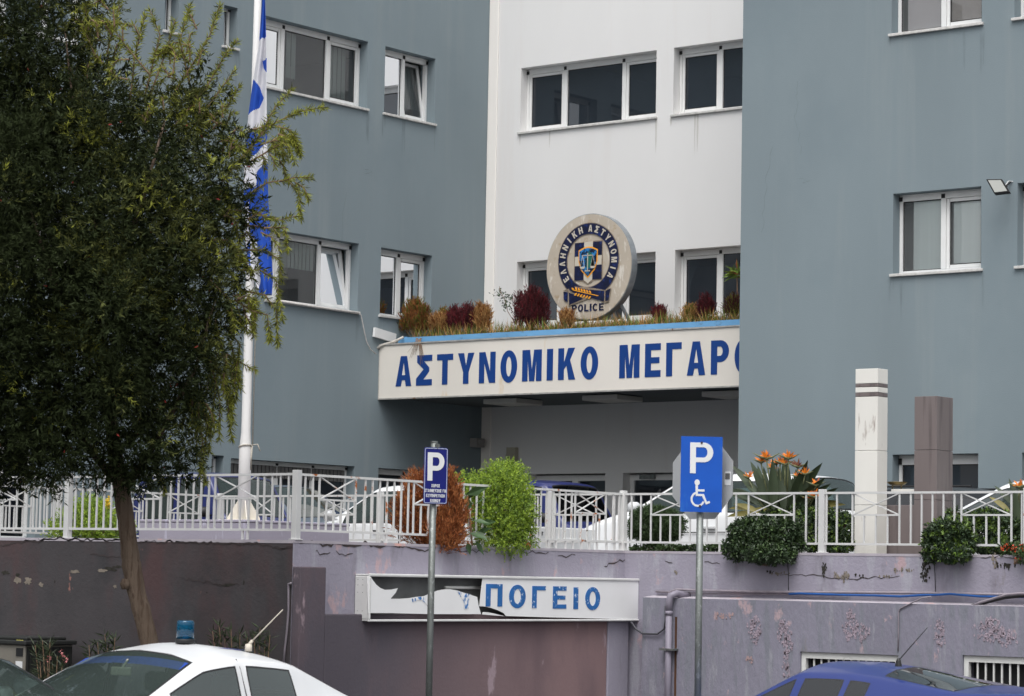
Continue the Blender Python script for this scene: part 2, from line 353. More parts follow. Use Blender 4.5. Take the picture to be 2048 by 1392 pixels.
S1, T1, S2, T2, TG, SG = 6.425, 7.585, 9.925, 11.085, 3.80, 2.60
vL = lambda x, z: v_of(x, LU, z)
uW = lambda x, z: u_of(x, WV, z)
uR = lambda x, z: u_of(x, RV, z)
vLd = lambda x, z, d=.2: v_of(x, LU-d, z)      # the same at frame depth, and deeper for blinds
uWd = lambda x, z, d=.2: u_of(x, WV+d, z)
uRd = lambda x, z, d=.2: u_of(x, RV+d, z)
# openings (along, along, bottom, top)
L_ops = dict(
    big2=(vL(508, S2), vL(733, S2), S2, T2), small2=(vL(771, T2), vL(871, T2), S2, T2),
    big1=(vL(531, S1), vL(718, T1), S1, T1), small1=(vL(762.5, T1), vL(864.5, T1), S1, T1),
    slit_a=(29.79, 30.10, 10.43, 11.09), slit_b=(28.48, 28.79, 10.45, 11.12),
    far2=(vL(-90, T2), vL(171, S2), S2, T2), far1=(vL(-90, T2), vL(171, S2), S1, T1),
    g_big=(vL(462, TG), vL(709.5, TG), SG, TG), g_small=(vL(757, TG), vL(858, TG), SG, TG), g_slit=(29.80, 30.07, 2.9, 3.83),
    g_far=(vL(-90, T2), vL(75, TG), SG-.2, TG+.1))
W_ops = dict(
    w2a=(uW(1042.4, T2), uW(1313.4, T2), S2, T2), w2b=(uW(1348, T2), -23.0, S2, T2),
    w1a=(uW(1034, T1), uW(1311.3, T1), S1, T1), w1b=(uW(1350.4, T1), -23.0, S1, T1),
    d1=(uW(1058, 3.8), uW(1210.6, 3.8), TZ+.01, 3.8), d2=(uW(1246, 3.8), uW(1372, 3.8), TZ+.01, 3.8))
R_ops = dict(
    r2a=(uR(1783, S2), uR(1963.4, S2), S2, T2), r2b=(uR(2029, S2), uR(2210, S2), S2, T2),
    r1a=(uR(1786.5, T1), uR(1962.5, T1), S1, T1), r1b=(uR(2035, T1), uR(2212, T1), S1, T1),
    ga=(uR(1785, 3.83), uR(1956.5, 3.83), SG, 3.83), gb=(uR(2044, 3.83), uR(2216, 3.83), SG, 3.83))

def drips(mb, P, ops, m, seed):
    r = random.Random(seed); cnt = 0
    for a, b_, c, d in ops:
        for e_ in (a-.02, b_+.02, a+(b_-a)*r.random()):
            for k in range(r.randint(1, 3)):
                x = e_+r.uniform(-.05, .05); w_ = r.uniform(.008, .022); l = r.uniform(.15, .75); z = c-.045
                cnt += 1; d_ = -.0012-.00035*(cnt % 12); mb.add([P(x-w_, z, d_), P(x+w_, z, d_), P(x+w_*.8, z-l*.5, d_), P(x+w_*.1, z-l, d_), P(x-w_*.7, z-l*.55, d_)], [(0, 1, 2, 3, 4)], m)
def hairlines(mb, P, m, seed, n, a0, a1, z0, z1, ops):
    r = random.Random(seed)
    while n:
        a, z = r.uniform(a0, a1), r.uniform(z0, z1)
        if any(o[0]-.4 < a < o[1]+.4 and o[2]-.5 < z < o[3]+.3 for o in ops): continue
        n -= 1; pts = [(a, z)]; up_ = r.random() < .5
        for k in range(r.randint(6, 14)): pts.append((pts[-1][0]+r.uniform(-.05, .05)*(1 if up_ else 2.2), pts[-1][1]+(r.uniform(-.16, -.03) if up_ else r.uniform(-.03, .03))))
        vs = []
        for p, q in pts: vs += [P(p-.0015, q+.001, -.0012), P(p+.0015, q-.001, -.0012)]
        mb.add(vs, [(2*i, 2*i+1, 2*i+3, 2*i+2) for i in range(len(pts)-1)], m)
m_drip = M('wall_drip_stain', A(107, 118, 123, 1.2), .9, .1, 4); m_dripw = M('white_wall_drip_stain', A(184, 182, 178, 1.2), .9, .06, 4); m_hair = M('hairline_crack', A(88, 98, 102, 1.1), .9, .1, 4)
mb = MB(); holes_wall(mb, PL, 12, WV, .2, ROOF, list(L_ops.values())); mb.quad((LU, 12, .2), (LU-14, 12, .2), (LU-14, 12, ROOF), (LU, 12, ROOF))
mb.quad((LU, 12, ROOF), (LU-14, 12, ROOF), (LU-14, 50, ROOF), (LU, 50, ROOF)).quad((LU-14, 12, .2), (LU-14, 50, .2), (LU-14, 50, ROOF), (LU-14, 12, ROOF))
drips(mb, PL, [L_ops[k] for k in ('big2', 'small2', 'big1', 'small1', 'slit_a')], 1, 3); hairlines(mb, PL, 2, 5, 3, 29, 36, 4.2, 10.5, list(L_ops.values()))
tag(mb.build('wall', [m_blue, m_drip, m_hair], bld), 'grey blue plastered wall of the left wing')
mb = MB(); holes_wall(mb, PW, LU+.002, -19, .2, ROOF, list(W_ops.values())); mb.quad((LU, WV, ROOF), (-19, WV, ROOF), (-19, 52, ROOF), (LU, 52, ROOF)).quad((LU-14, 52, 0), (6, 52, 0), (6, 52, ROOF), (LU-14, 52, ROOF))
drips(mb, PW, [W_ops[k] for k in ('w2a', 'w2b')], 1, 4)
tag(mb.build('wall', [m_white, m_dripw], bld), 'white plastered wall of the middle block')
mb = MB(); holes_wall(mb, PR, RU, -7, .2, ROOF, list(R_ops.values())); mb.quad((RU, RV, .2), (RU, 52, .2), (RU, 52, ROOF), (RU, RV, ROOF)).quad((-7, RV, .2), (-7, 52, .2), (-7, 52, ROOF), (-7, RV, ROOF)).quad((RU, RV, ROOF), (-7, RV, ROOF), (-7, 52, ROOF), (RU, 52, ROOF))
drips(mb, PR, [R_ops[k] for k in ('r2a', 'r1a')], 1, 6); hairlines(mb, PR, 2, 9, 3, -21.5, -17, 4.2, 10.2, list(R_ops.values()))
tag(mb.build('wall', [m_blue, m_drip, m_hair], bld), 'grey blue plastered wall of the right wing')
# the slightly proud, smoother strip down the corner of the white block
m_strip = M('white_corner_strip', A(214, 210, 205, 1.25), .8, .02, 1, (1, 1, .2), .1, 60)
MB().box((LU+.004, WV-.03, TZ+.02), (LU+.22, WV-.002, ROOF-.01)).build('corner_pilaster', m_strip, bld, bevel=.012)
# rooms behind the windows
mb = MB()
for z0, z1 in ((TZ+.005, 4.25), (5.25, 8.0), (8.75, 11.6)):
    for (p0, p1) in (((LU-.36, 12.2), (LU-4.5, WV-.4)), ((LU+.3, WV+.36), (-19.2, WV+5)), ((RU+.3, RV+.36), (-7.2, RV+4))):
        x0, y0 = p0; x1, y1 = p1
        mb.quad((x0, y0, z0), (x1, y0, z0), (x1, y1, z0), (x0, y1, z0)).quad((x0, y0, z1), (x1, y0, z1), (x1, y1, z1), (x0, y1, z1))
        if x0 > x1: mb.quad((x1, y0, z0), (x1, y1, z0), (x1, y1, z1), (x1, y0, z1)).quad((x0, y1, z0), (x1, y1, z0), (x1, y1, z1), (x0, y1, z1)).quad((x0, y0, z0), (x1, y0, z0), (x1, y0, z1), (x0, y0, z1))
        else: mb.quad((x0, y1, z0), (x1, y1, z0), (x1, y1, z1), (x0, y1, z1)).quad((x0, y0, z0), (x0, y1, z0), (x0, y1, z1), (x0, y0, z1)).quad((x1, y0, z0), (x1, y1, z0), (x1, y1, z1), (x1, y0, z1))
mb.build('room_interior', m_room, bld)

o = L_ops['big2']; window(PL, *o, mull=[vLd(561, S2), vLd(651, S2)], sash=[0, 2], blinds=[(vLd(570, S2, 0.30), vLd(590, S2, 0.30), S2+.3, T2-.1, .12, m_blind), (vLd(535, S2, 0.30), vLd(552, S2, 0.30), S2+.2, T2-.1, .12, m_blind), (vLd(655, S2, 0.38), vLd(690, S2, 0.38), S2+.05, T2-.1, .2, m_blind)])
o = L_ops['small2']; window(PL, *o, mull=[vLd(802.5, S2)], open_=[1], blinds=[(vLd(771, S2, 0.38), vLd(800, S2, 0.38), S2+.35, T2-.1, .2, m_blind), (vLd(806, S2, 0.53), vLd(850, S2, 0.53), S2+.3, T2-.1, .35, m_blind)])
o = L_ops['big1']; window(PL, *o, mull=[vLd(550, S1), vLd(634, S1)], sash=[0], open_=[2], blinds=[(vLd(556, S1, 0.32), vLd(625, S1, 0.32), S1+.62, T1-.1, .14, m_blind), (vLd(640, S1, 0.60), vLd(690, S1, 0.60), S1+.55, T1-.1, .42, m_blind)])
o = L_ops['small1']; window(PL, *o, mull=[vLd(792, S1)], sash=[1], glass=m_glassd)
for k in ('slit_a', 'slit_b'): window(PL, *L_ops[k], head=.05, fw=.05, glass=m_glassd)
window(PL, *L_ops['g_slit'], head=.05, fw=.05, glass=m_glassd, sill=False)
o = L_ops['far2']; window(PL, *o, mull=[vLd(88, S2), vLd(0, S2)], sash=[2])
o = L_ops['far1']; window(PL, *o, mull=[vLd(88, S2), vLd(0, S2)], sash=[2])
o = L_ops['g_far']; window(PL, *o, mull=[vLd(55, 3.5), vLd(0, 3.5)], sill=False)
o = L_ops['g_big']; window(PL, *o, mull=[vLd(551, TG), vLd(623, TG)], head=.07, glass=m_glassd, sill=False, blinds=[(o[0]+.06, o[1]-.06, TG-.27, TG-.075, -.015, M('grey_shutter_box', (.16, .155, .15), .7, .1, 5))])
o = L_ops['g_small']; window(PL, *o, mull=[vLd(805, TG)], head=.1, glass=m_glassd, sill=False)
o = W_ops['w2a']; window(PW, *o, mull=[uWd(1131, S2), uWd(1248.5, S2)], sash=[0, 2], glass=m_glassd)
o = W_ops['w2b']; window(PW, *o, mull=[uWd(1442, S2), -23.6], sash=[0], glass=m_glassd, blinds=[(uWd(1376, S2, 0.23), uWd(1432, S2, 0.23), S2+.1, T2-.15, .05, M('grey_insect_screen', (.11, .105, .11), .9, .05))])
o = W_ops['w1a']; window(PW, *o, mull=[uWd(1122, S1), uWd(1249, S1)], sash=[0, 2], glass=m_glassd)
o = W_ops['w1b']; window(PW, *o, mull=[uWd(1442, S1), -23.6], sash=[0], glass=m_glassd)
o = R_ops['r2a']; window(PR, *o, mull=[uRd(1889, S2)], sash=[1], glass=m_glassc, blinds=[(uRd(1818, S2, 0.27), uRd(1884, S2, 0.27), S2+.03, T2-.1, .06, m_pink), (uRd(1894, S2, 0.27), uRd(1966, S2, 0.27), S2+.03, T2-.1, .06, m_brown)])
o = R_ops['r1a']; window(PR, *o, mull=[uRd(1888, S1)], sash=[1], glass=m_glassc, blinds=[(uRd(1829, S1, 0.27), uRd(1892, S1, 0.27), S1+.03, T1-.05, .06, m_mint), (uRd(1911, S1, 0.30), uRd(1966, S1, 0.30), S1+.03, T1-.05, .065, m_mint)])
for k, mt in (('r2b', m_pink), ('r1b', m_mint)):
    o = R_ops[k]; a = (o[0]+o[1])/2; window(PR, *o, mull=[a], sash=[1], glass=m_glassc, blinds=[(o[0]+.3, a, o[2]+.03, o[3]-.1, .09, mt)])
o = R_ops['ga']; window(PR, *o, mull=[uRd(1880, 3.4)], sash=[], head=.14, glass=m_glassd, blinds=[(uRd(1822, 3.4, 0.28), uRd(1862, 3.4, 0.28), SG, 3.7, .1, m_blind)], sill=False)
o = R_ops['gb']; window(PR, *o, mull=[(o[0]+o[1])/2], head=.14, glass=m_glassd, sill=False)
# pull cords of the blinds
mb = MB()
for px in (1925, 1930): mb.bar(PR(uR(px, 7.1), 7.42, .285), PR(uR(px, 7.1), 7.1, .285), .006, .006).box(PR(uR(px, 7.1)-.012, 7.07, .275), PR(uR(px, 7.1)+.012, 7.11, .295))
mb.build('blind_cord', m_black, bld)
# entrance doors in the shade of the canopy
def door(a0, a1, ml, closer):
    mb = MB(); P = PW; e = .004
    pbox(mb, P, a0+e, a0+.09, TZ+.02, 3.78, .2, .27); pbox(mb, P, a1-.07, a1-e, TZ+.02, 3.78, .2, .27); pbox(mb, P, a0+.09, a1-.07, 3.68, 3.78, .2, .27); pbox(mb, P, a0+.09, a1-.07, TZ+.02, TZ+.25, .2, .27)
    if ml: pbox(mb, P, ml-.07, ml+.07, TZ+.25, 3.68, .2, .27)
    d = mb.build('door', m_frame, bld)
    pbx = MB(); pbx.quad(P(a0+.09, TZ+.25, .24), P(a1-.07, TZ+.25, .24), P(a1-.07, 3.68, .24), P(a0+.09, 3.68, .24)); pbx.build('pane', m_glassd, d)
    if closer: pbox(q := MB(), P, a0+.25, a0+.55, 3.7, 3.77, .13, .2); q.build('door_closer', m_steel, d)
door(*W_ops['d1'][:2], uW(1136, 3.4), False); door(*W_ops['d2'][:2], None, True)

# ------------------------------------------------------------------ canopy with its name board
CV = 33.75; CU0, CU1 = LU+.03, RU+.0
m_fascia = M('cream_fascia', A(196, 191, 183, 1.3), .55, .05, .8, (1, 1, .5), .1, 20, patches=[(A(188, 165, 128, 1.3), 3, (1, 1, .25), .64, .12)])
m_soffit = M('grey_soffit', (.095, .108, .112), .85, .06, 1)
m_trim = M('metal_trim', (.5, .48, .45), .4, .2, 8, metal=.4, patches=[((.25, .12, .05), 5, (1, 1, 1), .62, .05)])
m_skyblue = M('light_blue_parapet', A(102, 154, 196, 1.0), .6, .12, 2, (1, 1, 3), .2, 30, patches=[(A(78, 108, 132), 5, (1, 1, 2), .60, .1)])
m_letter = M('blue_letter', A(20, 58, 122, 1.1), .4, .06, 1)
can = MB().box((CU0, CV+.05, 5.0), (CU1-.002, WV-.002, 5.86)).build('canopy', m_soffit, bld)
MB().box((CU0-.02, CV, 4.985), (CU1-.003, CV+.045, 5.885)).build('fascia', m_fascia, can)
MB().box((CU0-.03, CV-.02, 5.89), (CU1-.003, CV+.1, 5.915)).box((CU0-.03, CV-.012, 4.96), (CU1-.003, CV+.06, 4.983)).box((CU0-.035, CV-.01, 4.985), (CU0-.021, CV+.05, 5.888)).build('edge_trim', m_trim, can)
MB().box((CU0+.28, CV+.13, 5.865), (CU1-.003, CV+.24, 6.02)).box((CU0+.28, CV+.24, 5.865), (CU0+.38, WV-.3, 6.045)).build('parapet', m_skyblue, can)
MB().box((CU0+.385, CV+.245, 5.865), (CU1-.003, WV-.01, 5.99)).build('planter_soil', m_soil, can)
# letters: left edges measured along the board
def board_text(txt, x0, x1, zb, hgt, y):
    a, b = u_of(x0, CV, y), u_of(x1, CV, y); cs, tot = word(txt, hgt, .19, .62, .21); k = (b-a)/tot
    cs = [[(px*k, py) for px, py in c] for c in cs]
    flat_shape('lettering', cs, (a, CV-.001, zb), (1, 0, 0), (0, 0, 1), .005, m_letter, can)
board_text('ΑΣΤΥΝΟΜΙΚΟ', 792, 1196.5, 5.175, .515, 5.42)
board_text('ΜΕΓΑΡΟ', 1239, 1507, 5.165, .53, 5.42)
for px, py in ((1026, 800), (1225, 793), (1466, 785)):
    c = on_z(px, py, 4.98)
    t = MB().box((c[0]-.36, c[1]-.36, 4.90), (c[0]+.36, c[1]+.36, 4.985)).build('ceiling_lamp', M('lamp_cover', (.55, .53, .48), .5, .05), bevel=.012, origin=(c[0], c[1], 4.94))
    tag(t, {1026: 'square ceiling lamp under the canopy, nearest the left wing', 1225: 'square ceiling lamp under the canopy, the middle one', 1466: 'square ceiling lamp under the canopy, beside the right wing'}[px], 'ceiling lamp', 'square lamps under the canopy')
# gutter tray and pipe at the canopy's left end, cable down the left wing
c = on_u(748, 664, LU+.05); d = on_u(790, 677, LU+.05)
t = MB().bar(c, d, .05, .16, m=0).build('gutter_tray', m_frame, origin=c); tag(t, 'short white metal gutter tray tilted on the left wing beside the canopy', 'gutter')
pts = [on_v(807, 674, CV+.1), on_v(795, 680, CV+.05), on_v(780, 686, CV+.02), on_v(765, 690, CV-.02), on_v(752, 698, CV-.05), on_v(746, 701, CV-.03)]
t = MB().tube(pts, .022, 8).build('overflow_pipe', M('old_white_pipe', (.5, .47, .42), .6, .3, 20), smooth=True, origin=pts[0]); tag(t, 'dirty white overflow pipe over the top left corner of the name board', 'pipe')
pts = [on_u(x, y, LU+.06) for x, y in ((562, 602.5), (640, 615), (717, 626.5), (722, 630), (725, 645), (729, 665), (733, 683), (741, 699), (752, 708))]
t = MB().tube(pts[:3], .022, 8).tube(pts[2:], .009, 6).build('wall_cable', M('cable_cover', (.55, .52, .5), .6, .2, 20), smooth=True, origin=pts[3]); tag(t, 'pale cable running under the window sill then hanging down the left wing', 'cable')

# ------------------------------------------------------------------ round emblem sign on the canopy
EC = np.array([-26.06, 34.60, 7.115]); ER = .885
m_face = M('worn_sign_face', A(178, 167, 152, 1.05), .5, .06, 3, (1, 1, 1), .2, 20, patches=[(A(158, 138, 110, 1.05), 5, (1, 1, 1), .56, .15), (A(200, 194, 184, 1.1), 14, (1, 1, .3), .56, .1)])
m_rim = M('sign_rim_metal', (.34, .37, .40), .4, .15, 8, metal=.5)
m_navy = M('navy_enamel', A(22, 28, 60, .95), .4, .35, 9, patches=[(A(28, 46, 100, 1.0), 7, (1, 1, 1), .55, .06), ((.015, .017, .024), 12, (1, 1, 1), .6, .04)])
m_edge = M('weathered_edge', A(120, 108, 95), .6, .4, 20, patches=[(A(110, 70, 40), 10, (1, 1, 1), .6, .1)])
m_letw = M('cream_letter', A(190, 182, 168, 1.05), .5, .05, 5)
m_gold = M('golden_enamel', A(222, 150, 40, 1.2), .4, .1, 8)
m_cyan = M('bright_blue_enamel', A(44, 120, 180, 1.0), .4, .1, 8, patches=[(A(14, 24, 44), 13, (1, 1, 1), .46, .05)])
m_green = M('green_enamel', A(30, 95, 85, 1.1), .5, .2, 8)
sgn = thing('emblem_sign', 'big round police emblem sign standing among the plants on the canopy', 'sign', (EC[0], EC[1]+.1, 6.0))
EX, EZ = np.array([1.0, 0, 0]), np.array([0, 0, 1.0])
def disc_pts(r, n=64, cx=0, cy=0): return [(cx+r*math.cos(2*math.pi*k/n), cy+r*math.sin(2*math.pi*k/n)) for k in range(n)]
MB().prism(disc_pts(ER, 80), EC+[0, .012, 0], EX, EZ, (0, 1, 0), .14).build('rim', m_rim, sgn)
MB().prism(disc_pts(ER-.012, 80), EC, EX, EZ, (0, 1, 0), .011).build('face', m_face, sgn)
def shape(name, cons, layer, mat, par=None):
    return flat_shape(name, [[(x*ER, y*ER) for x, y in c] for c in cons], EC-np.array([0, .003*layer, 0]), EX, EZ, .004, mat, par or sgn)
CY = .115
ring = shape('ring', [disc_pts(.715, 72, 0, CY), disc_pts(.49, 64, 0, CY)], 1, m_edge)
shape('ring_band', [disc_pts(.70, 72, 0, CY), disc_pts(.505, 64, 0, CY)], 2.6, m_navy, ring)
# lettering round the ring
cons = []
def ring_letters(txt, a0, a1):
    n = len(txt)
    for i, ch in enumerate(txt):
        ang = math.radians(a0+(a1-a0)*i/(n-1)); cs, gw = glyph(ch, .68, .2); s = .128; r = .54
        ca, sa = math.cos(ang), math.sin(ang)
        for c in cs: cons.append([((r+y*s)*ca + (x-gw/2)*s*sa*1.02, CY+(r+y*s)*sa - (x-gw/2)*s*ca*1.02) for x, y in c])
ring_letters('ΕΛΛΗΝΙΚΗ', 213, 108); ring_letters('ΑΣΤΥΝΟΜΙΑ', 86, -31)
shape('ring_lettering', cons, 4.2, m_letw, ring)
# ribbon crossing below the ring
rib = shape('ribbon', [[(-.58, -.42), (-.44, -.45), (-.44, -.72), (.12, -.58), (.41, -.70), (.50, -.68), (.55, -.42), (.40, -.46), (.10, -.40), (-.30, -.36)]], 4.6, m_edge)
shape('ribbon_face', [[(-.56, -.44), (-.46, -.46), (-.46, -.64), (-.55, -.60)], [(-.43, -.47), (-.2, -.54), (-.1, -.60), (-.42, -.695)],
      [(-.46, -.30), (-.30, -.37), (0, -.43), (.39, -.475), (.39, -.675), (.12, -.60), (-.2, -.53), (-.42, -.42)], [(.42, -.475), (.53, -.445), (.49, -.655), (.42, -.665)]], 6.0, m_navy, rib)
def leaf(cx, cy, a, l=.075, w=.034): 
    ca, sa = math.cos(a), math.sin(a); return [(cx+x*ca-y*sa, cy+x*sa+y*ca) for x, y in ((-l/2, 0), (-l/5, w/2), (l/5, w/2), (l/2, 0), (l/5, -w/2), (-l/5, -w/2))]
cons = [[(-.33, -.415), (.26, -.555), (.26, -.57), (-.33, -.43)], leaf(-.34, -.40, 2.5)]
for k in range(6): x = -.26+.065*k; cons += [leaf(x, -.385-.24*(x+.33), 2.2), leaf(x-.01, -.49-.24*(x+.33), .75)]
shape('wheat_ear', cons, 7.4, m_gold, rib)
# flag square, cross and shield
crest = shape('crest', [[(-.33, CY-.37), (-.16, CY-.375), (0, CY-.45), (.16, CY-.375), (.33, CY-.37), (.33, CY+.375), (-.33, CY+.345)]], 1.2, m_edge)
sq = []
for x0, x1 in ((-.315, -.105), (.105, .315)):
    for y0, y1 in ((-.36, -.095), (.09, .345)): sq.append([(x0, CY+y0), (x1, CY+y0), (x1, CY+y1), (x0, CY+y1)])
shape('cross_field', [[(-.10, CY-.36), (0, CY-.43), (.10, CY-.36), (.10, CY-.09), (.31, CY-.09), (.31, CY+.085), (.10, CY+.085), (.10, CY+.36), (-.10, CY+.35), (-.10, CY+.085), (-.31, CY+.085), (-.31, CY-.09), (-.10, CY-.09)]], 2.8, m_letw, crest)
for q_ in sq: shape('flag_quarter', [q_], 2.8, m_navy, crest)
def shield(k): return [(-.225*k, CY+.20*k), (-.1*k, CY+.25*k), (0, CY+.262*k), (.1*k, CY+.25*k), (.225*k, CY+.20*k), (.22*k, CY-.02*k), (.16*k, CY-.18*k), (0, CY-.33*k), (-.16*k, CY-.18*k), (-.22*k, CY-.02*k)]
shape('shield_border', [shield(1)], 4.4, m_gold, crest); shape('shield_field', [shield(.9)], 5.8, m_cyan, crest)
shape('shield_figure', [[(-.03, CY-.15), (.06, CY-.13), (.10, CY), (.10, CY+.12), (.03, CY+.17), (-.02, CY+.1)]], 7.2, m_green, crest)
sc = [[(-.008, CY-.2), (.008, CY-.2), (.008, CY+.14), (-.008, CY+.14)], [(-.07, CY-.205), (.07, CY-.205), (.05, CY-.185), (-.05, CY-.185)], [(-.13, CY+.09), (.13, CY+.085), (.13, CY+.1), (-.13, CY+.105)]]
for s_ in (-1, 1):
    x = .12*s_; sc += [[(x, CY+.088), (x+.006, CY+.088), (x+.05, CY-.11), (x+.042, CY-.11)], [(x-.006, CY+.088), (x, CY+.088), (x-.042, CY-.11), (x-.05, CY-.11)], [(x-.06, CY-.112), (x-.04, CY-.15), (x+.04, CY-.15), (x+.06, CY-.112)]]
shape('scales', sc, 8.6, m_letw, crest)
cs, tot = word('POLICE', .135, .14, .66, .2); k = .74/tot
shape('lettering', [[(x*k-.37, y-.835) for x, y in c] for c in cs], 1.4, m_navy)
for dx, lean in ((-.12, 0), (.42, .12), (.58, .28)):
    MB().bar((EC[0]+dx, EC[1]+.1, 6.5 if dx > 0 else 6.35), (EC[0]+dx+lean*.5, EC[1]+.12+lean, 5.97), .035, .05).build('support_leg', m_rim, sgn)

# ------------------------------------------------------------------ small fittings on the walls
c = on_u(1000, 0, LU)  # floodlight on the right wing
fl = thing('floodlight', 'black framed floodlight on a bracket on the right wing', 'floodlight', tuple(on_v(2024, 366, RV-.02)))
q = [on_v(x, y, RV-.32) for x, y in ((1971.5, 358), (2003, 357.5), (2019.5, 384.5), (1988.5, 388))]
n_ = np.array([0, 1.0, -.35])
cen = sum(q)/4
def inset(k, dv): return [cen+(p-cen)*k + n_*dv for p in q]
mbx = MB(); b0, b1 = inset(1, 0), inset(1, .05); mbx.add(b0+b1, [(0, 1, 2, 3), (7, 6, 5, 4), (0, 4, 5, 1), (1, 5, 6, 2), (2, 6, 7, 3), (3, 7, 4, 0)]); mbx.build('housing', m_black, fl, bevel=.008)
mbx = MB(); b0, b1 = inset(.8, -.006), inset(.8, -.001); mbx.add(b0+b1, [(0, 1, 2, 3), (7, 6, 5, 4), (0, 4, 5, 1), (1, 5, 6, 2), (2, 6, 7, 3), (3, 7, 4, 0)]); mbx.build('lens', M('lamp_lens', (.5, .51, .48), .25, .05), fl)
MB().tube([q[1]*.5+q[2]*.5+n_*.03, on_v(2014, 370, RV-.12), on_v(2021, 364.5, RV-.01)], .014, 6).build('bracket', m_black, fl)
MB().tube([on_v(2010, 372, RV-.15), on_v(2017, 362, RV-.05), on_v(2026, 363, RV-.004)], .006, 6).build('power_cable', m_frame, fl)
c0, c1 = on_v(1014, 895, WV-.08), on_v(1031, 925, WV-.08)
t = MB().box((c0[0], WV-.1, c1[2]), (c1[0], WV-.002, c0[2])).tube([(c0[0], WV-.05, c0[2]-.05), (c0[0]-.05, WV-.05, c0[2]-.15), (c0[0]-.03, WV-.05, c1[2]+.03), (c0[0]+.01, WV-.05, c1[2]+.02)], .008, 6).bar(((c0[0]+c1[0])/2, WV-.01, c1[2]), ((c0[0]+c1[0])/2, WV-.01, 3.4), .014, .012).build('wall_intercom', M('beige_plastic', (.42, .39, .31), .6, .05), bevel=.01, origin=(c0[0], WV, c1[2])); tag(t, 'beige intercom box with a hanging cord on the white wall under the canopy', 'intercom')
c0 = on_u(948, 876, LU+.1); c1 = on_u(964, 895, LU+.1)
t = MB().box((LU+.002, c0[1], c1[2]), (LU+.16, c1[1], c0[2])).box((LU+.16, c0[1]+.04, c1[2]+.05), (LU+.22, c1[1]-.08, c0[2]-.03)).build('junction_box', M('grey_box', (.3, .29, .28), .6, .1), bevel=.006, origin=(LU, c0[1], c1[2])); tag(t, 'small grey box on the left wing in the corner under the canopy', 'wall box')
# ------------------------------------------------------------------ retaining walls
salmon, pale = A(158, 138, 142, 1.25), A(160, 158, 175, 1.3)
m_lilac = M('lilac_wall_paint', A(138, 134, 146, 1.2), .85, .08, 1.2, (1, 1, .5), .6, 25, .2,
            patches=[(A(146, 145, 154, 1.22), 5, (1, 1, .22), .53, .12), (A(122, 118, 128, 1.2), 3, (1, 1, .3), .58, .12), (salmon, 2.2, (1, 1, .6), .61, .04), (A(112, 106, 104), 3, (1, 1, .25), .66, .06)])
m_lilac2 = M('flaking_lilac_paint', A(120, 118, 130, 1.2), .85, .08, 1.2, (1, 1, .5), 1.2, 22, .2,
             patches=[(A(113, 114, 123, 1.22), 9, (1, 1, .16), .5, .1), (A(130, 130, 138, 1.2), 7, (1, 1, .2), .57, .08), (A(156, 138, 142, 1.2), 4.5, (1, 1, .6), .61, .05), (A(112, 106, 104), 2.2, (1, 1, .25), .68, .05)], bstretch=(1, 1, .4))
m_dark = M('shaded_stained_wall', A(72, 69, 71, 1.05), .9, .15, .8, (1, 1, .6), .5, 25, .2,
           patches=[(A(80, 64, 65, 1.05), .9, (1, 1, .5), .5, .15), (A(60, 60, 62, 1.0), 1.1, (1, 1, .8), .5, .2), (A(128, 92, 84), 5, (1, 1, .6), .69, .04)])  # base tone holds the tree's shade as well as dirt
m_brown = None
m_mauve = M('faded_brown_paint', A(84, 79, 86, 1.15), .9, .10, .9, (1, 1, .5), .4, 25, .2,
            fade=(1, 22.6, 26.4, A(124, 103, 104, 1.2)), patches=[(A(104, 88, 92, 1.15), .8, (1, 1, .4), .5, .2), (A(150, 106, 98), 6, (1, 1, .5), .70, .04), (A(140, 124, 130), 3, (1, 1, .4), .63, .05)])
m_crack = M('crack', (.05, .04, .04), 1, .1)
m_bare = M('bare_render', A(118, 110, 100, 1.15), .95, .2, 15)
m_moss = M('black_moss', (.03, .028, .022), 1, .4, 20)
m_top = M('worn_wall_edge', A(156, 150, 157, 1.2), .85, .1, 4, patches=[(A(190, 150, 142), 2, (1, 1, 1), .62, .05)])
def blotch(mb, P, a, z, w_, h_, m, seed=0, n=18, d=-.003):
    r = random.Random(seed); pts = []
    for k in range(n):
        t = 2*math.pi*k/n; q = 1+r.uniform(-.45, .35); pts.append(P(a+w_/2*q*math.cos(t), z+h_/2*q*math.sin(t), d))
    mb.add([P(a, z, d)]+pts, [(0, 1+k, 1+(k+1) % n) for k in range(n)], m)
def flakes(mb, P, a, z, w_, h_, m, seed=0, mc=3):
    r = random.Random(seed); n = max(6, int(w_*h_*1400))
    for k in range(n):
        t = r.random()*6.283; q = r.random()**.6; x, y = a+w_/2*q*math.cos(t)*r.uniform(.6, 1.3), z+h_/2*q*math.sin(t)
        s = r.uniform(.008, .032); blotch(mb, P, x, y, s*r.uniform(.7, 1.3), s*r.uniform(.9, 2.2), m, seed*97+k, 9, -.003-.0004*(k % 9))
        if k % 3 == 0:
            blotch(mb, P, x+s*.2, y-s*.55, s*.8, s*.28, mc, seed*97+k+7000, 7, -.0075)
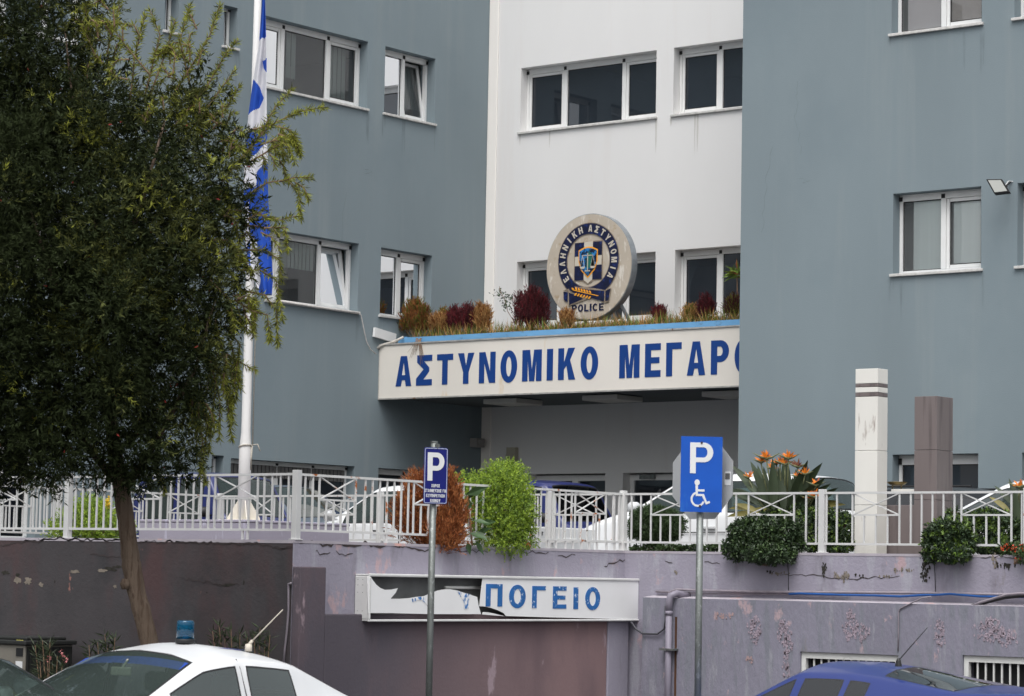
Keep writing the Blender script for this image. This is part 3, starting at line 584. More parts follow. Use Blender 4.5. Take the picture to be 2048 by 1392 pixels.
def crack(mb, P, pts, wd, m, seed=0, d=-.004):
    r = random.Random(seed); fine = []
    for (a0, z0), (a1, z1) in zip(pts[:-1], pts[1:]):
        n = max(2, int(math.hypot(a1-a0, z1-z0)/.05))
        for k in range(n): t = k/n; fine.append((a0+(a1-a0)*t+r.uniform(-.012, .012), z0+(z1-z0)*t+r.uniform(-.018, .018)))
    fine.append(pts[-1]); vs = []; N = len(fine)
    for i, (a, z) in enumerate(fine):
        h = wd*(.25+.75*math.sin(math.pi*min(1, (i+.3)/N))**.5)*r.uniform(.5, 1.2)/2; vs += [P(a, z+h, d), P(a, z-h, d)]
    mb.add(vs, [(2*i, 2*i+1, 2*i+3, 2*i+2) for i in range(N-1)], m)
def pv(fn, plane, pts, k):  # picture points to (along, z) on a wall plane
    out = []
    for x, y in pts: q = fn(x, y, plane); out.append((q[k], q[2]))
    return out
# left wall
PA = lambda a, z, d: (a, AV+d, z)
mb = MB().box((-40, AV, 0), (AU-.003, AV+.2, WT-.035), 0).box((-40, AV-.004, WT-.035), (AU-.003, AV+.2, WT), 1)
for i, pts in enumerate([[(0, 1092), (30, 1085), (70, 1083), (110, 1080)], [(290, 1083), (400, 1084), (450, 1088), (520, 1087), (560, 1097), (585, 1094)], [(75, 1079), (120, 1077), (200, 1081), (300, 1083)],
                         [(360, 1155), (400, 1162), (440, 1168), (480, 1170)], [(550, 1092), (562, 1098), (582, 1097)], [(180, 1110), (240, 1113)]]):
    crack(mb, PA, pv(on_v, AV, pts, 0), .022 if i < 3 else .014, 2, i)
for i, (x, y, ww, hh, m) in enumerate([(35, 1160, .11, .08, 3), (56, 1162, .12, .09, 3), (82, 1169, .07, .05, 3), (150, 1143, .16, .04, 3), (222, 1138, .2, .05, 4), (235, 1134, .14, .03, 4), (205, 1141, .15, .04, 3), (10, 1145, .16, .05, 4), (36, 1150, .08, .05, 4), (110, 1163, .025, .04, 4), (488, 1165, .025, .05, 4), (230, 1173, .05, .04, 3), (414, 1185, .02, .02, 4), (450, 1170, .3, .03, 4)]):
    q = on_v(x, y, AV); blotch(mb, PA, q[0], q[2], ww, hh, m, i)
t = mb.build('retaining_wall', [m_dark, m_top, m_crack, m_bare, m_moss], origin=(-26, AV, 0)); tag(t, 'dark stained retaining wall behind the leaning tree trunk, under the left railing', 'wall')
# middle wall
PM = lambda a, z, d: (AU-d, a, z)
mb = MB().box((AU-.2, AV+.003, 0), (AU, BV+.0, WT-.03), 0).box((AU-.2, AV+.003, WT-.03), (AU+.005, BV, WT), 1)
for i, (pts, wd) in enumerate([([(636, 1088), (645, 1093), (662, 1090), (675, 1086), (700, 1092), (715, 1091), (730, 1085), (748, 1092), (780, 1090), (800, 1095)], .03), ([(798, 1094), (830, 1096), (850, 1100), (863, 1100)], .02),
                         ([(630, 1100), (640, 1107), (660, 1105)], .012), ([(670, 1104), (690, 1109), (705, 1107)], .014), ([(904, 1101), (925, 1105), (945, 1102), (975, 1105)], .012), ([(1048, 1107), (1065, 1104), (1090, 1108), (1097, 1104)], .014), ([(1115, 1110), (1125, 1113), (1150, 1110)], .012),
                         ([(1208, 1134), (1222, 1126), (1240, 1122), (1250, 1119)], .016), ([(600, 1085), (625, 1081)], .012)]):
    crack(mb, PM, pv(on_u, AU, pts, 1), wd, 2, 20+i)
t = mb.build('retaining_wall', [m_lilac, m_top, m_crack], origin=(AU, 23, 0)); tag(t, 'light lilac cracked wall above the broken basement sign', 'wall')
# lower wall in front of it, stepped, with a lighter end
m_brownlow = m_mauve
z1, z2 = 2.06, 1.56
va, vb_, ve, vl = AV-.001, on_u(652, 1180, AU+.12)[1], on_u(1256, 1240, AU+.12)[1], on_u(1215, 1240, AU+.12)[1]
mb = MB().box((AU+.004, va, 0), (AU+.12, vb_, z1), 0).box((AU+.004, vb_+.001, 0), (AU+.119, vl, z2), 0).box((AU+.004, vl+.001, 0), (AU+.135, ve, z2-.012), 1)
t = mb.build('ramp_wall', [m_mauve, m_lilac], bevel=.012, origin=(AU, 23, 0)); tag(t, 'stepped faded brown wall below the broken basement sign', 'wall')
# right wall
BL = BV-.22
PB = lambda a, z, d: (a, BV+d, z); PBL = lambda a, z, d: (a, BL+d, z)
ul = on_v(1285, 1250, BL)[0]
wins = []
for x0, x1, y0 in ((1600, 1797, 1303), (1925, 2125, 1310)):
    a, b = on_v(x0, y0, BL), on_v(x1, y0, BL); wins.append((a[0], b[0], .62, a[2]))
mb = MB().box((AU, BV, 0), (-6, BV+.2, WT-.03), 0).box((AU+.0, BV-.004, WT-.03), (-6, BV+.2, WT), 2)
holes_wall(mb, PBL, ul, -6, 0, 1.775, wins, .18, 1, 1)
mb.quad((ul, BL, 1.775), (-6, BL, 1.775), (-6, BV, 1.80), (ul, BV, 1.80), 2).quad((ul, BL, 0), (ul, BV, 0), (ul, BV, 1.80), (ul, BL, 1.775), 1)
for i, (x, y, ww, hh, m) in enumerate([(1648, 1138, .07, .16, 4), (1850, 1142, .10, .22, 4), (1848, 1120, .07, .14, 4), (1690, 1153, .16, .09, 5), (1672, 1148, .06, .07, 5), (1720, 1152, .12, .03, 4), (1770, 1152, .2, .03, 5), (1570, 1147, .24, .03, 5), (1540, 1143, .2, .02, 4), (1805, 1140, .25, .03, 5), (2010, 1130, .2, .05, 4), (1990, 1122, .05, .14, 5), (1350, 1144, .05, .03, 5)]):
    q = on_v(x, y, BV); flakes(mb, PB, q[0], q[2], ww*1.2, hh*1.2, m, 40+i)
for i, (x, y, ww, hh, m) in enumerate([(1568, 1262, .14, .22, 5), (1575, 1290, .1, .2, 5), (1572, 1330, .08, .25, 6), (1700, 1250, .12, .3, 6), (1722, 1266, .16, .16, 6), (1510, 1260, .16, .25, 6), (1880, 1270, .1, .3, 6), (1980, 1260, .3, .2, 6), (2010, 1275, .2, .14, 6), (1440, 1232, .14, .06, 7), (1460, 1231, .07, .05, 7), (1500, 1320, .1, .05, 7)]):
    q = on_v(x, y, BL); flakes(mb, PBL, q[0], q[2], ww*1.3, hh*1.3, 6 if m == 5 and y < 1300 else m, 80+i)
for i, pts in enumerate([[(1410, 1124), (1440, 1128)], [(1330, 1122), (1345, 1126)], [(1960, 1113), (1980, 1116), (2010, 1113), (2030, 1117)], [(1560, 1149), (1640, 1152), (1700, 1158), (1800, 1152)]]): crack(mb, PB, pv(on_v, BV, pts, 0), .012, 3, 60+i)
m_rust = M('rust_stain', A(74, 50, 36, 1.1), .9, .5, 6, (1, 1, .3))
m_flake = M('flaked_patch', A(140, 128, 138, 1.25), .95, .22, 14, bump=1.5, bscale=40)
m_orange = M('orange_primer', A(150, 128, 128, 1.2), .9, .15, 9)
t = mb.build('retaining_wall', [m_lilac, m_lilac2, m_top, m_crack, m_moss, m_bare, m_flake, m_orange], origin=(-14, BV, 0)); tag(t, 'long lilac flaking retaining wall with pipes and barred basement windows on the right', 'wall')
rw = t
m_oldwhite = M('rusty_white_paint', (.62, .62, .60), .5, .08, 6, (1, 1, 1), .3, 40, patches=[(A(150, 80, 30, 1.2), 3.2, (1, 1, .8), .64, .05), (A(90, 50, 25), 7, (1, 1, 1), .7, .04)])
for a, b, c, d in wins:
    P = PBL; mb = MB()
    pbox(mb, P, a+.003, a+.06, c, d-.003, .03, .09); pbox(mb, P, b-.06, b-.003, c, d-.003, .03, .09); pbox(mb, P, a+.06, b-.06, d-.075, d-.003, .03, .09)
    f = mb.build('barred_window', m_oldwhite, rw)
    n = int((b-a-.12)/.098)
    for k in range(1, n):
        q = a+.06+(b-a-.12)*k/n; MB().box(P(q-.009, c, .05), P(q+.009, d-.075, .068)).build('bar', m_oldwhite, f)
    MB().quad(P(a+.05, c, .17), P(b-.05, c, .17), P(b-.05, d, .17), P(a+.05, d, .17)).build('black_backing_sheet', m_black, f)  # flat black sheet stands in for the unlit space behind the bars

# planter soil and beds
t = MB().box((-40, AV+.2, TZ), (AU-.2, BV, WT-.09)).box((AU-.2, BV+.2, TZ), (-6, BV+1.25, WT-.05)).build('planting_bed', m_soil); tag(t, kind='structure')
t = MB().box((-27.2, BV+.004, 1.0), (AU-.004, BV+.14, WT-.04)).build('kerb_wall', m_lilac, origin=(-23, BV, 1)); tag(t, 'low lilac kerb wall carrying the rear railing behind the brown and green bushes', 'wall')

# ------------------------------------------------------------------ pipes and cables on the walls
m_pipe = M('lilac_painted_pipe', A(122, 117, 129, 1.1), .5, .06, 5)
m_cond = M('grey_conduit', A(125, 118, 125, 1.2), .5, .15, 10)
m_cable = M('black_cable', (.02, .02, .022), .5, .1)
m_bluecab = M('blue_cable', A(22, 70, 130, 1.2), .45, .15, 8)
vp = BL-.07
a, b = on_v(1338, 1205, vp), on_v(1338, 1400, vp)
t = thing('drain_pipe', 'lilac painted drain pipe running down the right wall beside the broken sign', 'pipe', (a[0], vp, 0))
MB().tube([(a[0]+.1, BV-.02, 1.80), (a[0]+.06, BL-.0, 1.83), (a[0]+.02, vp, 1.80), (a[0], vp, 1.72), (a[0], vp, 1.6)], .043, 14).tube([(a[0], vp, 1.62), (a[0], vp, .0)], .039, 14).tube([(a[0], vp, 1.62), (a[0], vp, 1.57)], .046, 14).build('pipe', m_pipe, t, smooth=True)
z = on_v(1338, 1299, vp)[2]; MB().box((a[0]-.1, vp-.055, z-.012), (a[0]+.1, BL-.002, z+.012)).build('pipe_clip', m_steel, t)
t2 = MB(); 
for x, wd in ((a[0]-.062, .035), (a[0]+.06, .03)): t2.box((x-wd/2, BL-.004, 0), (x+wd/2, BL-.001, 1.55 if x > a[0] else 1.1))
t2.build('rust_streak', m_rust, t)
def cable(name, label, cat, pts, plane, r, mat, fn=on_v, group=None):
    P = [fn(x, y, plane) for x, y in pts]; o = MB().tube(P, r, 8).build(name, mat, smooth=True, origin=P[0]); return tag(o, label, cat, group)
cable('conduit', 'thin grey conduit along the right wall, ending at the small block beside the sign', 'conduit', [(1312, 1183), (1400, 1187), (1490, 1187), (1578, 1188), (1700, 1190)], BV-.03, .014, m_cond)
cable('conduit', 'thicker upper conduit bending down over the drain pipe on the right wall', 'conduit', [(1331, 1215), (1333, 1197), (1340, 1184), (1355, 1179), (1400, 1181), (1500, 1183), (1578, 1184), (1700, 1185), (1850, 1186), (1950, 1188), (2080, 1190)], BV-.06, .016, m_cond)
cable('cable', 'bright blue cable strung along the right wall', 'cable', [(1578, 1188), (1600, 1187), (1630, 1188), (1690, 1190), (1750, 1191), (1800, 1193), (1850, 1190), (1870, 1190), (1900, 1188), (1960, 1193), (2010, 1194), (2090, 1194)], BV-.09, .013, m_bluecab)
cable('cable', 'black bundled cable drooping from the blue cable near the right edge', 'cable', [(1942, 1212), (1960, 1208), (1985, 1201), (2010, 1195), (2040, 1192), (2090, 1190)], BV-.14, .02, m_cable)
cable('cable', 'loose grey cable end lying over the black bundle near the right edge', 'cable', [(1948, 1210), (1960, 1205), (1990, 1196), (2015, 1189), (2040, 1187), (2090, 1187)], BV-.19, .014, m_cond)
cable('cable', 'thin cable dropping from the blue cable to the barred window', 'cable', [(1862, 1193), (1845, 1196), (1825, 1205), (1800, 1217), (1797, 1225), (1797, 1260), (1796, 1303)], BL-.012, .008, m_cond)
cable('cable', 'dark looping cable under the right end of the broken sign', 'cable', [(1262, 1244), (1272, 1258), (1285, 1267), (1315, 1268), (1328, 1258), (1331, 1240), (1331, 1212)], BL-.03, .012, M('dark_grey_cable', (.06, .06, .07), .5, .1))
cable('hanging_wire', 'thin wire holding the conduits, left of the dark drip stain', 'wire', [(1575, 1122), (1577, 1150), (1577, 1190)], BV-.012, .004, m_cable, group='wires holding the conduits')
cable('hanging_wire', 'thin wire holding the conduits, right of the dark drip stain', 'wire', [(1868, 1126), (1870, 1150), (1871, 1192)], BV-.012, .004, m_cable, group='wires holding the conduits')
cable('conduit', 'short grey conduit with an elbow on the dark wall below the corner railing post', 'conduit', [(583, 1166), (577, 1168), (577, 1178), (577, 1220), (574, 1260), (570, 1295), (566, 1340)], AV-.02, .012, m_cond)

# ------------------------------------------------------------------ broken light box sign on the middle wall
m_box = M('white_sign_metal', (.66, .66, .65), .4, .06, 6, patches=[(A(140, 100, 60), 9, (1, 1, 1), .72, .05)])
m_panel = M('white_sign_panel', A(212, 216, 225, 1.35), .35, .04, 1.5)
m_inner = M('grey_sign_inside', (.16, .165, .165), .7, .25, 3, (1, 1, 1))
m_signblue = M('worn_blue_letter', A(40, 98, 160, 1.15), .5, .12, 6, patches=[(A(190, 200, 214, 1.2), 30, (1, 1, .6), .60, .05)])
SU = AU+.22
v0, v1 = on_u(740, 1148, SU)[1], on_u(1290, 1163, SU)[1]; zt, zb = 1.995, 1.485
sb = thing('broken_sign', 'broken white light box sign with half its lettering torn away', 'sign', (AU, (v0+v1)/2, zb))
mb = MB(); r_ = .05
prof = [(AU+.005, zb), (SU, zb), (SU, zt-.0), (AU+.005, zt)]
mb.box((AU+.005, v0, zt-.02), (SU-.002, v1, zt)).box((AU+.005, v0, zb), (SU-.002, v1, zb+.02)).box((AU+.005, v0, zb+.02), (SU-.002, v0+.02, zt-.02)).box((AU+.005, v1-.02, zb+.02), (SU-.002, v1, zt-.02))
mb.box((SU-.03, v0-.004, zt-.028), (SU+.006, v1+.004, zt+.006)).box((SU-.03, v0-.004, zb-.006), (SU+.006, v1+.004, zb+.02)).box((SU-.03, v0-.004, zb+.02), (SU+.006, v0+.022, zt-.028)).box((SU-.03, v1-.022, zb+.02), (SU+.006, v1+.004, zt-.028))
mb.build('frame', m_box, sb, bevel=.012)
MB().box((AU+.03, v0+.02, zb+.02), (AU+.04, v1-.02, zt-.02)).build('back_panel', m_inner, sb)
mb = MB()
for dz in (.06, .12, .2, .4): 
    for dy in (.05, .12): mb.box((AU+dy-.004, v0-.003, zt-dz-.004), (AU+dy+.004, v0-.0005, zt-dz+.004))
mb.build('rivets', m_steel, sb)
MB().tube([(AU+.1, on_u(890, 1172, AU+.1)[1], 1.86), (AU+.1, v_of(962, AU+.1, 1.87), 1.86)], .018, 10).build('light_tube', M('glass_tube', (.7, .7, .68), .3, .02), sb, smooth=True)
def zpt(x, y): return 690+x*.3076, 1120+y*.3076
def sheet(pts, du, name='torn_panel', curl=0):
    q = [on_u(*zpt(x, y), SU) for x, y in pts]; q = [(a[1], min(max(a[2], zb+.012), zt-.02)) for a in q]
    return flat_shape(name, [q], (SU-.012+du, 0, 0), (0, 1, 0), (0, 0, 1), .004, m_panel, sb)
sheet([(150, 100), (166, 100), (182, 130), (205, 160), (232, 182), (262, 194), (305, 192), (346, 183), (332, 212), (300, 250), (306, 262), (325, 345), (150, 345)], .004)
sheet([(303, 252), (360, 252), (420, 248), (470, 240), (520, 235), (560, 216), (610, 198), (650, 191), (690, 190), (740, 200), (800, 220), (865, 240), (875, 300), (890, 352), (560, 352), (325, 346)], -.004)
sheet([(898, 108), (1400, 118), (1945, 135), (1952, 388), (1300, 372), (1050, 364), (1035, 345), (1000, 328), (955, 312), (905, 302), (876, 300)], 0, 'front_panel')
sheet([(892, 354), (900, 338), (930, 340), (980, 350), (1040, 366)], .006)
cons = []
for ch, x0, x1, y0, y1 in (('Π', 917, 1027, 157, 302), ('Ο', 1068, 1178, 165, 310), ('Γ', 1218, 1308, 170, 312), ('Ε', 1353, 1443, 172, 316), ('Ι', 1487, 1520, 178, 319), ('Ο', 1563, 1662, 180, 323)):
    cs, gw = glyph(ch, .7, .2); a = on_u(*zpt(x0, y1), SU); b = on_u(*zpt(x1, y0), SU)
    for c in cs: cons.append([(a[1]+(b[1]-a[1])*x/gw, a[2]+(b[2]-a[2])*y) for x, y in c])
flat_shape('lettering', cons, (SU-.007, 0, 0), (0, 1, 0), (0, 0, 1), .004, m_signblue, sb)
m_fade = M('faded_blue_letter', A(60, 112, 170, 1.15), .5, .1, 6, patches=[(A(225, 226, 230, 1.2), 22, (1, 1, .5), .45, .08)])
cons = [[(on_u(*zpt(x, y), SU)[1], on_u(*zpt(x, y), SU)[2]) for x, y in poly] for poly in
        ([(438, 252), (470, 243), (520, 236), (528, 250), (545, 300), (520, 275), (500, 258), (470, 262), (445, 275)], [(733, 202), (762, 208), (778, 240), (792, 216), (822, 226), (806, 270), (806, 318), (776, 318), (776, 270)])]
flat_shape('lettering', cons, (SU-.0105, 0, 0), (0, 1, 0), (0, 0, 1), .003, m_fade, sb)

# ------------------------------------------------------------------ white railings
m_rail = M('white_railing_paint', (.58, .58, .575), .45, .05, 4, (1, 1, 1), .15, 40, patches=[(A(120, 62, 24, 1.3), 5, (1, 1, 1), .695, .03)])
m_railr = M('rusty_railing_paint', (.66, .66, .645), .5, .05, 4, (1, 1, 1), .2, 40, patches=[(A(150, 84, 36, 1.3), 4, (1, 1, 1), .60, .05), (A(60, 34, 20), 6, (1, 1, 1), .68, .04)])
def railing(label, p0, p1, posts, xs, space, phase=0, legs=(), mat=m_rail, group=None, gaps=()):
    p0, p1 = Vector(p0), Vector(p1); d = p1-p0; ln = d.length; ang = math.atan2(d.y, d.x)
    r = thing('railing', label, 'railing', p0, ang, group)
    T, B, X = .715, .095, .455
    def bx(nm, a, b, m=mat): o = MB().box(a, b).build(nm, m, r, world=False); return o
    bx('top_rail', (0, -.015, T-.026), (ln, .015, T)); bx('bottom_rail', (0, -.013, B), (ln, .013, B+.025))
    post = None
    for s in posts:
        if post is None:
            post = MB().box((-.037, -.037, .0), (.037, .037, .745)).box((-.055, -.055, 0), (.055, .055, .012)).build('post', mat, r, world=False, bevel=.004); post.location.x = s
        else: c = post.copy(); COL.objects.link(c); c.location.x = s
    full = short = None; s = phase
    for a, b in xs:
        bx('mid_rail', (a, -.010, X-.02), (b, .010, X))
        for za, zb_ in ((X-.012, T-.02), (T-.02, X-.012)):
            o = MB().bar((a, .0+(.004 if za > zb_ else -.004), za), (b, (.004 if za > zb_ else -.004), zb_), .012, .018, up=(0, 1, 0)).build('cross_brace', mat, r, world=False)
    bars = []
    while s < ln:
        bars.append(s); s += space
    for a, b in xs:
        n = max(1, round((b-a)/space)); bars = [q for q in bars if not (a-space*.55 < q < b+space*.55)]
        bars += [a, b]
        for k in range(1, n):
            q = a+(b-a)*k/n
            if short is None: short = MB().box((-.0095, -.008, B+.025), (.0095, .008, X-.02)).build('picket', mat, r, world=False); short.location.x = q
            else: c = short.copy(); COL.objects.link(c); c.location.x = q
    for q in sorted(bars):
        if any(abs(q-s_) < .05 for s_ in posts): continue
        if full is None: full = MB().box((-.0098, -.008, B+.025), (.0098, .008, T-.026)).build('picket', mat, r, world=False); full.location.x = q
        else: c = full.copy(); COL.objects.link(c); c.location.x = q
    for q in legs: bx('foot', (q-.011, -.01, 0), (q+.011, .01, B))
    return r
zc = WT+.4
def uf(x, v=AV+.08): return u_of(x, v, zc)
# front left: from the corner post leftwards
uA = AU-.04; yA = AV+.08
def sl_(x): return uA-uf(x)
railing('white railing on the dark wall behind the leaning tree trunk', (uA, yA, WT), (-24.6, yA, WT), [0, sl_(137)], [(sl_(515), sl_(430)), (sl_(322), sl_(237)), (sl_(34), sl_(-50))], .1195, .1195, legs=[sl_(497), sl_(487)])
# front, running back from the corner post along the lilac wall
xA = AU-.08
def sv(x): return v_of(x, xA, zc)-yA
yB = BV+.06
railing('rusty white railing on the lilac wall, partly hidden by the brown and green bushes', (xA, yA+.05, WT), (xA, yB, WT), [yB-yA-.05], [(sv(638)-.05, sv(711)-.05), (sv(827)-.05, sv(900)-.05), (sv(985)-.05, sv(1052)-.05), (sv(1150)-.05, sv(1211)-.05)], .121, .121, legs=[sv(768), sv(1045), sv(1060), sv(1075), sv(1092), sv(1108), sv(1127), sv(1142), sv(1159), sv(1175), sv(1190), sv(1209), sv(1225)], mat=m_railr)
# right: along the terrace edge
def sr(x): return u_of(x, yB, zc)-xA
railing('white railing on the long lilac wall in front of the stone pillars', (xA, yB, WT), (-10.5, yB, WT), [sr(1645), sr(2055)], [(sr(1302), sr(1400)), (sr(1497), sr(1588)), (sr(1705), sr(1799)), (sr(1923), sr(2023))], .141, .13, legs=[sr(1440), sr(1478)])
# rear railings behind the planter
um = u_of(440, yB, zc)
def sm(x): return u_of(x, yB, zc)-um
railing('rear white railing between the flagpole and the parked pickup', (um, yB, WT), (xA-.05, yB, WT), [0, sm(760), sm(1100)], [(sm(500), sm(548)), (sm(638), sm(708)), (sm(1110), sm(1192))], .135, .135, mat=m_rail)
def sw(x): return yB-v_of(x, um, zc)
railing('rear white railing at the far left behind the light green bush', (um, yB, WT), (um, 20.9, WT), [sw(115)], [(sw(397), sw(335)), (sw(285), sw(220)), (sw(62), sw(-5))], .13, .13)

# ------------------------------------------------------------------ flagpole with its flag on the pedestal
pu, pv_, pz = -21.66, 22.2, 2.60
m_ped = M('lilac_pedestal', A(142, 138, 152, 1.3), .85, .06, 1.5, (1, 1, .4), .4, 25, patches=[(A(165, 163, 180, 1.3), 6, (1, 1, .2), .56, .06)])
t = MB().box((-23.46, pv_, 1.7), (pu, 24.0, pz-.035)).box((-23.47, pv_-.006, pz-.035), (pu+.006, 24.006, pz)).build('pedestal', m_ped, bevel=.01, origin=(-22.5, 23, 1.7)); tag(t, 'lilac rendered block carrying the white flagpole', 'pedestal')
m_pole = M('white_pole_paint', (.72, .71, .70), .4, .05, 3, (1, 1, .2))
fb = on_v(487, 1037, 22.75); fx, fy = fb[0], fb[1]
fp = thing('flagpole', 'tall white flagpole on the lilac block', 'flagpole', (fx, fy, pz))
zj = on_v(487, 880, fy)[2]
MB().tube([(fx, fy, pz), (fx, fy, zj-.12), (fx, fy, zj+.1), (fx, fy, 7.5), (fx, fy, 11)], [.075, .074, .056, .05, .036], 18).build('pole', m_pole, fp, smooth=True)
mb = MB()
for k in range(4):
    a = math.radians(45+90*k+10); c, s_ = math.cos(a), math.sin(a); n_ = np.array([-s_, c, 0])*.006
    P3 = [np.array([fx+c*.06, fy+s_*.06, pz+.012]), np.array([fx+c*.2, fy+s_*.2, pz+.012]), np.array([fx+c*.2, fy+s_*.2, pz+.03]), np.array([fx+c*.07, fy+s_*.07, pz+.25])]
    mb.add([p+n_ for p in P3]+[p-n_ for p in P3], [(0, 1, 2, 3), (7, 6, 5, 4), (0, 4, 5, 1), (1, 5, 6, 2), (2, 6, 7, 3), (3, 7, 4, 0)])
mb.box((fx-.21, fy-.21, pz+.001), (fx+.21, fy+.21, pz+.012)); mb.build('base_plate', M('cream_painted_steel', (.66, .62, .54), .5, .1, 8), fp)
m_rope = M('halyard_rope', (.42, .39, .34), .9, .2, 60)
hr = np.array([CR[0], CR[1], 0])*.085
mb = MB().tube([(fx+hr[0], fy+hr[1], zj-.06), (fx+hr[0]*.9, fy+hr[1]*.9, 6.0), (fx+hr[0]*.7, fy+hr[1]*.7, 11)], .007, 6)
for k in range(4): mb.tube([(fx+hr[0]*(.75+.1*k), fy+hr[1]*(.75+.1*k)-.03, zj-.06), (fx+hr[0]*(.8+.1*k), fy+hr[1]*(.8+.1*k)-.03, zj-.3-.02*k), (fx+hr[0]*(.95+.08*k), fy+hr[1]*(.95+.08*k)-.03, zj-.07)], .008, 6)
mb.tube([(fx+.078*math.cos(t_), fy+.078*math.sin(t_), zj-.08+.02*math.sin(t_+2)) for t_ in np.linspace(0, 6.3, 16)], .009, 6)
mb.tube([(fx+hr[0], fy+hr[1], zj-.06), (fx+hr[0]*1.7, fy+hr[1]*1.7, zj-.05), (fx+hr[0]*2.1, fy+hr[1]*2.1, zj-.13)], .008, 6)
mb.build('halyard', m_rope, fp, smooth=True)
# the flag hangs gathered along the pole; blue and white as the folds show them
m_fb = M('blue_flag_cloth', A(30, 78, 178, 1.0), .8, .08, 8, trans=.15); m_fw = M('white_flag_cloth', (.72, .72, .76), .8, .04, 8, trans=.2)
ys = np.linspace(-60, 590, 320); nx = 64; vs = []; fs = []; mi = []
lft = np.interp(ys, [-60, 0, 80, 160, 230, 330, 450, 520, 590], [520, 524, 518, 506, 497, 489, 488, 495, 520])
rgt = np.interp(ys, [-60, 0, 60, 120, 250, 400, 560, 590], [524, 530, 532, 534, 534, 536, 546, 544])
FLAGW = [[(505, 84), (536, 72), (536, 116), (524, 120), (527, 134), (536, 148), (536, 208), (490, 268), (480, 250), (494, 231), (518, 214), (529, 196), (519, 173), (507, 156), (500, 190), (480, 215), (480, 140)],
         [(536, 208), (536, 244), (510, 261), (480, 272), (480, 250)], [(536, 284), (536, 324), (514, 342), (513, 372), (480, 380), (480, 331), (515, 303)], [(480, 430), (497, 400), (500, 480), (490, 500), (480, 500)], [(500, 470), (514, 480), (522, 560), (512, 590), (500, 590)]]
def inpoly(p, x, y):
    r = False
    for (x0, y0), (x1, y1) in zip(p, p[1:]+p[:1]):
        if (y0 > y) != (y1 > y) and x < (x1-x0)*(y-y0)/(y1-y0)+x0: r = not r
    return r
def flag_white(s, y):
    x = np.interp(y, ys, lft)*(1-s)+np.interp(y, ys, rgt)*s; return any(inpoly(p, x, y) for p in FLAGW)
for i, y in enumerate(ys):
    zz = on_v(500, y, fy)[2]
    for k in range(nx+1):
        s_ = k/nx; px = lft[i]+(rgt[i]-lft[i])*s_; q = on_v(px, y, fy-.1); wob = .045*math.sin(s_*9+y*.012)*min(1, (y+80)/200)
        vs.append((q[0]+CF[0]*wob, q[1]-.04*0+CF[1]*wob, q[2]))
for i in range(len(ys)-1):
    for k in range(nx):
        fs.append((i*(nx+1)+k, i*(nx+1)+k+1, (i+1)*(nx+1)+k+1, (i+1)*(nx+1)+k)); mi.append(1 if flag_white((k+.5)/nx, ys[i]) else 0)
t = raw_mesh('flag', vs, fs, [m_fb, m_fw], smooth=True, mi=mi, origin=(fx, fy, 8)); tag(t, 'blue and white striped flag hanging limp along the flagpole', 'flag')
so = t.modifiers.new('thick', 'SOLIDIFY'); so.thickness = .004

# ------------------------------------------------------------------ parking signs
m_sblue = M('sign_blue', A(8, 76, 168, 1.1), .4, .08, 4, patches=[(A(30, 92, 172, 1.1), 9, (1, 1, .3), .60, .1)]); m_snavy = M('sign_navy', A(10, 20, 98, 1.15), .35, .05, 3); m_swhite = M('sign_white', (.68, .69, .69), .4, .03, 5)
m_sback = M('sign_back_grey', (.36, .37, .38), .5, .06, 4)
m_rustb = M('rusty_bolt', (.06, .03, .02), .7, .4, 40)
def sign_frame(px0, px1, py0, py1, t, yaw_deg):
    c = at((px0+px1)/2, (py0+py1)/2, t); yaw = math.radians(yaw_deg)
    right = np.array([math.cos(YAW+yaw), math.sin(YAW+yaw), 0]); up = np.array([0, 0, 1.0]); n = np.cross(right, up)*1.0   # n faces the camera
    w_ = (px1-px0)/FPX*t/math.cos(yaw); h_ = (py1-py0)/FPX*t
    return c, right, up, n, w_, h_
# left navy sign
t_ = 26.0; c, rt, up, nn, sw_, sh_ = sign_frame(847.5, 894.5, 895, 1008, t_, 24)
bx_, by_ = c[0]-nn[0]*.05, c[1]-nn[1]*.05
sg = thing('parking_sign', 'narrow navy P sign with small lettering on a grey post before the brown bush', 'sign', (bx_, by_, 0))
MB().tube([(bx_, by_, 0), (bx_, by_, 3.30)], .033, 16).build('post', m_steel, sg, smooth=True)
def rrect(w_, h_, r, n=6): return arc(w_/2-r, h_/2-r, r, r, 0, 90, n)+arc(-w_/2+r, h_/2-r, r, r, 90, 180, n)+arc(-w_/2+r, -h_/2+r, r, r, 180, 270, n)+arc(w_/2-r, -h_/2+r, r, r, 270, 360, n)
pl = flat_shape('plate', [rrect(sw_, sh_, .022)], c, rt, up, .006, m_snavy, sg)
flat_shape('border_line', [rrect(sw_*.95, sh_*.975, .018), rrect(sw_*.95-.012, sh_*.975-.012, .013)], c+nn*.006, rt, up, .003, M('sign_border', (.42, .46, .6), .4, 0), pl)
cs, gw = glyph('P', .66, .19); ph = sh_*.50
flat_shape('lettering', [[((x-gw/2)*ph*1.0, y*ph-sh_*.09) for x, y in q] for q in cs], c+nn*.006, rt, up, .003, m_swhite, pl)
cons = []
for i, txt in enumerate(('ΧΩΡΟΣ', 'ΣΤΑΘΜΕΥΣΗΣ ΓΙΑ', 'ΕΞΥΠΗΡΕΤΗΣΗ', 'ΚΟΙΝΟΥ')):
    cs, tot = word(txt, .031, .14, .68, .2); wd = (.36, .92, .78, .42)[i]*sw_; k = wd/tot
    cons += [[((x-tot/2)*k, y-sh_*(.205+.088*i)) for x, y in q] for q in cs]
flat_shape('lettering', cons, c+nn*.006, rt, up, .003, m_swhite, pl)
